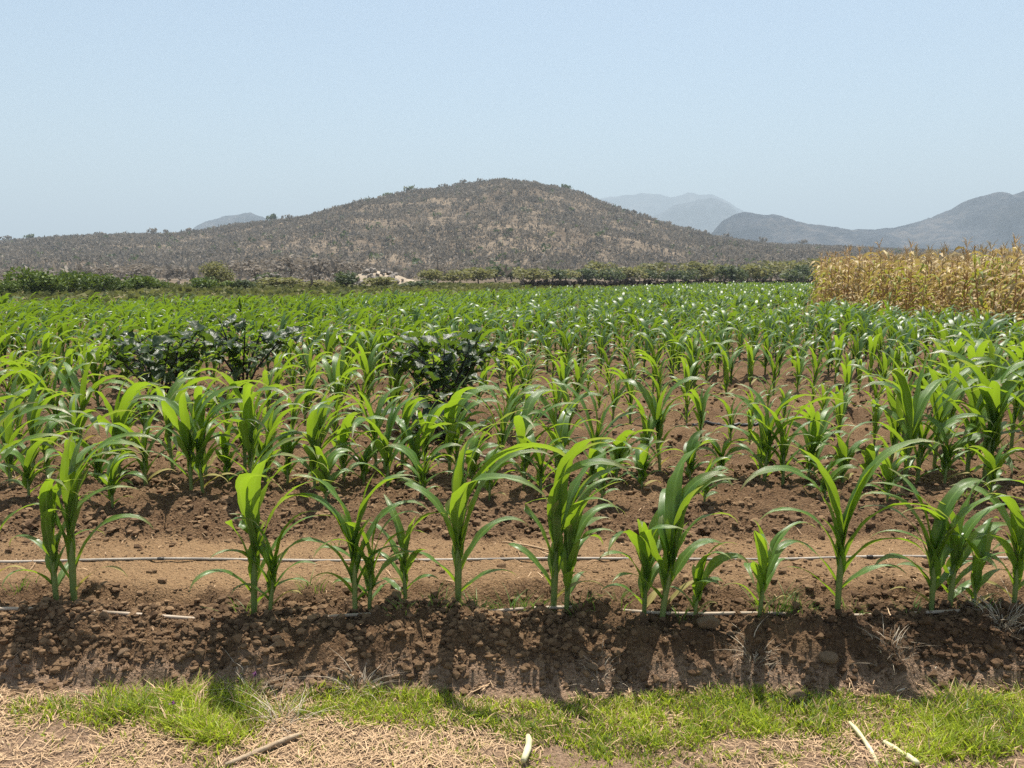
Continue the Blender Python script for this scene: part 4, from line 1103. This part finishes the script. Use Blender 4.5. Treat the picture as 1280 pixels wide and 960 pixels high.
scatter_clods('soil_crumbs', 'fine crumbs of earth on bank and bench', 12000, (0.0025, 0.007), 0.72, (2.9, 4.6), lambda x, y: np.clip(dens_soil(x, y) + 0.4, 0, 1), 1, 33)

def stones():
    for (px, py, s, seed, lab) in [(884, 806, 0.050, 1, 'rounded earthy stone set in the bank below the leaning maize'), (1032, 823, 0.040, 2, 'brown stone low in the dark wet part of the bank'), (1262, 778, 0.045, 3, 'grey brown stone at the bank top near the right edge'), (155, 815, 0.026, 4, 'small clod stone in the shadowed left part of the bank'),
                                   (740, 826, 0.022, 5, 'small round pale stone on the bank below the fanned maize'), (995, 845, 0.045, 6, 'smooth lump of earth at the foot of the dark wet bank')]:
        x, y = ground(px, py, -0.06)
        z = float(soil_z(np.array([x]), np.array([y]))[0])
        o = link('stone', rock_mesh(600 + seed, 3, 0.72, 0.2, 'clodstone'), None, (x, y, z + s * 0.25), (0.1, 0.2, seed * 1.1), (s * 1.35, s, s))
        for p in o.data.polygons: p.use_smooth = True
        tag(o, lab, 'stone')
stones()

def litter(name, label, n, xr, yr, lens, dens, mat, seed, wd=0.0016, lift=0.006):
    rng = np.random.default_rng(seed)
    y = rng.uniform(*yr, n); x = rng.uniform(-xr, xr, n) * np.maximum(y, 2)
    k = rng.uniform(0, 1, n) < dens(x, y); x, y = x[k], y[k]; n = len(x)
    a = rng.uniform(0, 6.28, n); L = lens[0] + (lens[1] - lens[0]) * rng.uniform(0, 1, n) ** 2.2; tilt = rng.normal(0, 0.22, n)
    d = np.stack([np.cos(a) * np.cos(tilt), np.sin(a) * np.cos(tilt), np.sin(tilt)], 1)
    sd = np.stack([-np.sin(a), np.cos(a), np.zeros(n)], 1) * (wd * rng.uniform(0.6, 1.7, n))[:, None]
    C = np.stack([x, y, soil_z(x, y) + lift * rng.uniform(0.3, 1.6, n)], 1)
    bow = np.stack([rng.normal(0, .1, n) * L, rng.normal(0, .1, n) * L, rng.uniform(-0.02, .14, n) * L], 1)
    A, B = C - d * L[:, None] / 2, C + d * L[:, None] / 2; Mid = C + bow
    V = np.stack([A - sd, A + sd, Mid + sd * 1.1, Mid - sd * 1.1, B + sd * .6, B - sd * .6], 1).reshape(-1, 3)
    i = np.arange(n)[:, None] * 6
    F = np.vstack([i + np.array([[0, 1, 2, 3]]), i + np.array([[3, 2, 4, 5]])])
    T = np.repeat(rng.uniform(0, 1, n), 6)
    tag(link(name, np_mesh(name, V, F, M[mat], None, T, False)), label, kind='stuff')
def dens_path(x, y): return np.clip((1 - bank(x, y)) * (0.45 + 0.9 * perlin(x * 1.6, y * 2.5, 66)) , 0, 1) * (y < 2.98)
litter('straw_litter', 'dead straw bits trampled over the footpath', 56000, 1.05, (2.2, 2.98), (0.010, 0.11), lambda x, y: dens_path(x, y) * (0.32 + 0.68 * (1 - sstep(-0.6, 0.2, x))), 'straw', 41, 0.0011)
litter('straw_scraps', 'scraps of dead straw on the sandy bench and tilled rows', 2600, 0.72, (2.95, 7.5), (0.02, 0.10), lambda x, y: np.clip(0.12 + 0.5 * benches(y, x) * (perlin(x * 1.1, y, 68) > 0.05) + 0.25 * (perlin(x * 2, y * 2, 67) > .2), 0, 1), 'straw', 42, 0.0013)

# ------------------------------------------------------------------ grass verge and weeds
def blades(B, h, lean_a, lean_r, w, rng, seg=3):
    n = len(B); t = np.linspace(0, 1, seg + 1)
    d = np.stack([np.cos(lean_a), np.sin(lean_a)], 1)
    bx = B[:, None, :] + np.concatenate([d[:, None, :] * (h * lean_r)[:, None, None] * (t ** 1.8)[None, :, None], (h[:, None] * (t - 0.25 * lean_r[:, None] * t ** 2))[..., None]], -1)
    fa = rng.uniform(0, 6.28, n); sd = np.stack([np.cos(fa), np.sin(fa), np.zeros(n)], 1)
    wt = np.interp(t, [0, .4, 1], [0.8, 1, 0.05])
    L_ = bx - sd[:, None] * (w[:, None] * wt[None])[..., None]; R_ = bx + sd[:, None] * (w[:, None] * wt[None])[..., None]
    V = np.stack([L_, R_], 2).reshape(-1, 3)
    i = (np.arange(n) * (seg + 1) * 2)[:, None, None] + (np.arange(seg) * 2)[None, :, None] + np.array([0, 1, 3, 2])[None, None]
    return V, i.reshape(-1, 4), (seg + 1) * 2

def grass_verge():
    rng = np.random.default_rng(51)
    cols = np.array([  # photo column: upper edge row, lower edge row, density, blade height, sparse lower rows density
        (-200, 870, 960, 0.35, 0.05, .2), (0, 884, 900, 0.15, 0.04, 0.05), (22, 880, 905, 0.5, 0.06, 0.05), (110, 880, 908, 0.6, 0.08, 0.05), (135, 868, 915, 1, 0.09, .05), (200, 868, 917, 1, 0.095, .1), (250, 870, 935, 1, 0.11, .25), (320, 872, 935, .9, 0.08, .3), (350, 874, 905, .55, 0.06, .2),
        (440, 872, 905, 1, 0.07, .12), (540, 876, 908, 1, 0.065, .25), (640, 880, 928, 0.85, 0.05, .5), (700, 880, 940, .8, 0.05, .6), (760, 878, 952, .95, 0.055, .7), (830, 874, 945, 1, 0.06, .7), (900, 872, 925, 1, 0.065, .5), (1040, 872, 922, 1, 0.065, .55), (1080, 880, 935, .5, 0.05, .6), (1140, 878, 950, .85, 0.065, .75), (1200, 872, 960, 1, 0.10, .7), (1260, 872, 945, .9, 0.08, .3), (1500, 874, 950, .9, 0.08, .3)], float)
    n = 125000
    y = rng.uniform(2.25, 3.06, n); x = rng.uniform(-1.2, 1.2, n) * y
    # where each point shows on the ground plane of the path
    zp = -0.18 - EYE
    ang = np.arctan2(-zp, y); py = 480 + FPX * np.tan(ang - PITCH); cz = y * math.cos(PITCH) - zp * math.sin(PITCH)
    px = 640 + FPX * x / cz
    f = lambda k: np.interp(px, cols[:, 0], cols[:, k])
    up, lo, de, hh, sp = f(1), f(2), f(3), f(4), f(5)
    nz = perlin(x * 4, y * 6, 301) * 14; nz2 = fbm(x * 9, y * 11, 3, 302)
    core = sstep(up - 3 + nz * .5, up + 7 + nz * .5, py) * (1 - sstep(lo - 8 + nz, lo + 8 + nz, py)) * de
    low = sstep(lo - 4, lo + 6, py) * sp * sstep(-0.15, 0.3, nz2 + 0.15)
    p = np.clip(core * np.clip(0.95 + 0.8 * nz2, 0.35, 1) + low * 0.7, 0, 1)
    k = rng.uniform(0, 1, n) < p * 1.05
    x, y, px, py, hh, core, nz2 = x[k], y[k], px[k], py[k], hh[k], core[k], nz2[k]; n = len(x)
    h = 0.82 * hh * rng.uniform(0.45, 1.2, n) * (0.55 + 0.45 * np.clip(core * 1.3, 0, 1)) * (1 + 0.3 * nz2)
    B = np.stack([x, y, soil_z(x, y) - 0.004], 1)
    V, F, nv = blades(B, h, rng.uniform(0, 6.28, n), rng.uniform(0.2, 1.1, n), rng.uniform(0.0013, 0.0024, n) * (1 + 1.2 * (rng.uniform(0, 1, n) < 0.25)), rng)
    dry = (rng.uniform(0, 1, n) < 0.16)
    T = np.repeat(np.clip(0.45 + 0.7 * perlin(x * 3, y * 4, 303) + rng.normal(0, .25, n), 0, 1), nv)
    kd = np.repeat(dry, F.shape[0] // n); kv = np.repeat(dry, nv)
    tag(link('grass_verge', np_mesh('grass_verge', V, F[~kd], M['grass'], None, T)), 'bright green grass growing along the foot of the bank', kind='stuff')
    tag(link('dead_grass', np_mesh('dead_grass', V, F[kd], M['straw'], None, np.clip(T + .3, 0, 1))), 'dead straw coloured blades among the green verge grass', kind='stuff')
grass_verge()

def tuft(name, px, py, n, h, spread, mat, label, cat, group, seed, zp=0.0, lr=(0.3, 1.2), w=(0.0015, 0.0032), nm='blades'):
    rng = np.random.default_rng(seed)
    x, y = ground(px, py, zp)
    B = np.stack([x + rng.normal(0, spread, n), y + rng.normal(0, spread * .7, n), np.zeros(n)], 1)
    B[:, 2] = soil_z(B[:, 0], B[:, 1]) - 0.003
    a = np.arctan2(B[:, 1] - y, B[:, 0] - x) + rng.normal(0, .6, n)
    V, F, nv = blades(B - np.array([x, y, 0]), h * rng.uniform(0.4, 1.1, n), a, rng.uniform(*lr, n), rng.uniform(*w, n), rng, 4)
    o = link(name, np_mesh(name, V, F, M[mat], None, np.repeat(rng.uniform(0, 1, n), nv)), None, (x, y, 0))
    return tag(o, label, cat, group)
WEEDS = [(305, 768, 22, .10, 'weed tuft at the foot of the tall streaming maize'), (390, 745, 26, .10, 'weed tuft left of the bushy maize'), (505, 778, 24, .07, 'low weeds under the narrow small maize'), (545, 772, 26, .09, 'weeds left of the thick stalked maize'), (596, 770, 40, .10, 'weed tuft right of the thick stalked maize'), (640, 765, 42, .13, 'grassy weed tuft between the thick stalked and the fanned maize'),
         (668, 770, 36, .10, 'second grassy tuft left of the fanned maize'), (725, 772, 30, .10, 'weed tuft right of the fanned maize'), (770, 765, 22, .08, 'low weeds left of the crossing pair'), (850, 775, 20, .08, 'weeds under the leaning maize'), (965, 770, 60, .15, 'largest weed tuft around the small weak maize'), (1000, 780, 46, .10, 'yellowish weed mat right of the small weak maize'), (1066, 772, 26, .08, 'weeds at the foot of the symmetrical maize'),
         (1140, 775, 30, .08, 'weeds left of the double maize'), (1215, 772, 40, .06, 'flat weeds right of the double maize'), (425, 690, 16, .06, 'tiny weed on the sandy bench behind the bushy maize'), (1205, 640, 30, .14, 'weed tuft behind the double maize at the second row'), (1255, 565, 30, .2, 'grass tuft under the tall maize at the right edge'), (20, 740, 24, .08, 'weeds near the left end of the front pipe')]
for i, (px, py, n, h, lab) in enumerate(WEEDS):
    tuft('weed_tuft', px, py, n, h, 0.035 if n < 40 else 0.05, 'weed', lab, 'weed', 'weeds along the maize rows', 60 + i)
DRYT = [(312, 850, 60, .11, 'dead grass tuft on the bank below the tall streaming maize'), (448, 850, 60, .13, 'dead grass tuft at the bank foot below the bushy maize'), (1250, 815, 110, .15, 'large pale dead root clump on the bank near the right edge'), (940, 835, 60, .10, 'dead grass roots low on the bank below the small weak maize'), (750, 840, 40, .08, 'dead grass wisps on the bank below the fanned maize'), (350, 885, 70, .13, 'upright dead grass in the green verge'), (1110, 830, 50, .10, 'dead roots in the dark wet bank')]
for i, (px, py, n, h, lab) in enumerate(DRYT):
    tuft('dead_grass_tuft', px, py, n, h, 0.035, 'root', lab, 'dead grass', 'dead grass tufts on the bank', 90 + i, -0.10, (0.6, 1.8), (0.0009, 0.0019))
tuft('straw_clump', 52, 612, 220, .16, 0.10, 'straw', 'pale clump of dry straw behind the left end of the front row', 'straw', None, 120, 0, (0.8, 2.2), (0.0012, 0.0025))
tuft('straw_clump', 80, 690, 70, .12, 0.06, 'straw', 'thin straw wisps on the sandy bench at the left', 'straw', None, 121, 0, (1.0, 2.4), (0.0010, 0.002))

def flower(px, py, lab, seed):
    x, y = ground(px, py, -0.10); z0 = float(soil_z(np.array([x]), np.array([y]))[0])
    e = empty('wild_flower', (x, y, z0))
    g = Geo(); g.add(*tube([(0, 0, 0), (0.005, 0, 0.05), (0.01, 0, 0.09)], [0.0015, 0.0013, 0.001], 4)); link('stem', g.mesh('stem', M['stalk']), e)
    rng = np.random.default_rng(seed); C = rng.normal(0, 0.004, (22, 3)) + np.array([0.01, 0, 0.095])
    V, F = quad_cloud(C, 0.0038, rng); link('blossom', np_mesh('blossom', V, F, M['flower'], None, None, False), e)
    tag(e, lab, 'flower')
flower(214, 888, 'small purple flower in the tall grass tuft', 1)
flower(316, 853, 'small purple flower beside the dead grass tuft at the bank foot', 2)

# ------------------------------------------------------------------ pipes, canes, sticks
def pipe(name, pts_fn, xs, r, mat, label, parts=True):
    g = Geo(); P = np.array([pts_fn(x) for x in xs]); g.add(*tube(P, r, 8))
    e = empty(name, tuple(P[len(P) // 2])); o = link('tube', g.mesh('tube', M[mat]), e); o.location = -Vector(P[len(P) // 2])
    step = 1.27; x = xs[0] + 0.3; n = 0
    while parts and x < xs[-1]:
        a, b = pts_fn(x), pts_fn(x + 0.035); g = Geo(); g.add(*tube([a, b], r * 1.22, 8)); j = link('coupling', g.mesh('coupling', M['pipe_dark']), e); j.location = -Vector(P[len(P) // 2]); x += step
    tag(e, label, 'pipe')
def p1(x):
    y = 3.30 + 0.02 * math.sin(x * 2.1 + 1) + 0.012 * math.sin(x * 5.3)
    z = float(soil_z(np.array([x]), np.array([y]), False)[0])
    return (x, y, z + 0.024 + 0.016 * math.sin(x * 2.7 + 0.9) + 0.006 * math.sin(x * 7))
pipe('drip_pipe', p1, np.linspace(-6.0, 6.0, 260), 0.0085, 'pipe_pale', 'pale dusty pipe half buried along the foot of the front row', False)
def p2(x):
    y = 3.94 + 0.025 * math.sin(x * 1.3 + .4) + 0.012 * math.sin(x * 3.1) + 0.05 * sstep(0.8, 2.2, np.array(x))
    z = float(soil_z(np.array([x]), np.array([y]), False)[0]); return (x, y, z + 0.014 + 0.004 * math.sin(x * 2.3))
pipe('drip_pipe', p2, np.linspace(-6.0, 6.0, 260), 0.0075, 'pipe', 'thin grey drip pipe lying across the sandy bench behind the front row')
def p3(x):
    y = 7.42 + 0.05 * math.sin(x * 1.3 + .4); z = float(soil_z(np.array([x]), np.array([y]))[0]); return (x, y, z + 0.015)
pipe('drip_pipe', p3, np.linspace(1.72, 2.45, 24), 0.016, 'pipe_dark', 'short run of black pipe lying in the patchy rows right of the middle')
def p4(x):
    y = 6.2 + 0.05 * math.sin(x * 1.7); z = float(soil_z(np.array([x]), np.array([y]))[0]); return (x, y, z + 0.012)
pipe('drip_pipe', p4, np.linspace(-1.3, -0.2, 24), 0.012, 'pipe', 'short grey length of pipe below the smaller dark shrub', False)

def cane(name, p0, p1_, r, label, cat, mat='cane', z=-0.18, bow=0.02, flat=0.5, lift=0.015):
    a = np.array(ground(*p0, z)); b = np.array(ground(*p1_, z)); P = []
    for t in np.linspace(0, 1, 9):
        q = a + (b - a) * t; zz = float(soil_z(np.array([q[0]]), np.array([q[1]]), False)[0])
        P.append((q[0] + bow * math.sin(math.pi * t) * 0.5, q[1], zz + lift + 0.01 * math.sin(3 * t + p0[0])))
    g = Geo(); V, F = tube(P, [r * 0.85, r, r * 1.05, r * 1.18, r, r, r * 1.15, r * 0.95, r * 0.7], 8); g.add(V, F)
    c = np.array(P[4]); Vv = V - c; g = Geo(); g.add(Vv, F)
    return tag(link(name, g.mesh(name, M[mat]), None, tuple(c)), label, cat)
cane('cane_stub', (654, 966), (660, 931), 0.012, 'pale cut maize cane standing out at the bottom middle of the path', 'cane', lift=0.03)
cane('cane_stub', (1098, 964), (1061, 915), 0.008, 'left of two pale maize canes lying at the bottom right', 'cane', lift=0.02)
cane('cane_stub', (1146, 966), (1104, 934), 0.011, 'right of two pale maize canes lying at the bottom right', 'cane', lift=0.02)
cane('stick', (282, 962), (378, 927), 0.009, 'weathered brown stick lying across the straw at the bottom left', 'stick', 'stick')
cane('stick', (455, 852), (498, 832), 0.0045, 'pale forked twig on the bank below the bushy maize', 'twig', 'root', -0.1)
cane('stick', (1122, 850), (1170, 836), 0.004, 'thin pale twig on the dark wet bank', 'twig', 'root', -0.1)
cane('stick', (632, 678), (700, 706), 0.006, 'first of two pale straws crossing the drip pipe behind the front row', 'straw stalk', 'straw', 0)
cane('stick', (628, 684), (712, 703), 0.005, 'second of two pale straws crossing the drip pipe behind the front row', 'straw stalk', 'straw', 0)

# ------------------------------------------------------------------ haze: the air between here and the mountains
def haze_box():
    m, nt, out = new_mat('haze')
    v = nt.nodes.new('ShaderNodeVolumePrincipled')
    v.inputs['Color'].default_value = (0.70, 0.845, 0.97, 1)
    v.inputs['Density'].default_value = 0.00028
    v.inputs['Anisotropy'].default_value = 0.0
    nt.links.new(v.outputs[0], out.inputs['Volume'])
    x0, x1, y0, y1, z0, z1 = -17000, 17000, -17000, 13000, -8, 900
    V = np.array([(x, y, z) for x in (x0, x1) for y in (y0, y1) for z in (z0, z1)])
    F = np.array([(0, 1, 3, 2), (4, 6, 7, 5), (0, 4, 5, 1), (2, 3, 7, 6), (0, 2, 6, 4), (1, 5, 7, 3)])
    o = link('haze', np_mesh('haze', V, F, m, None, None, False))
    tag(o, 'thin dry season haze filling the valley', kind='stuff')
haze_box()
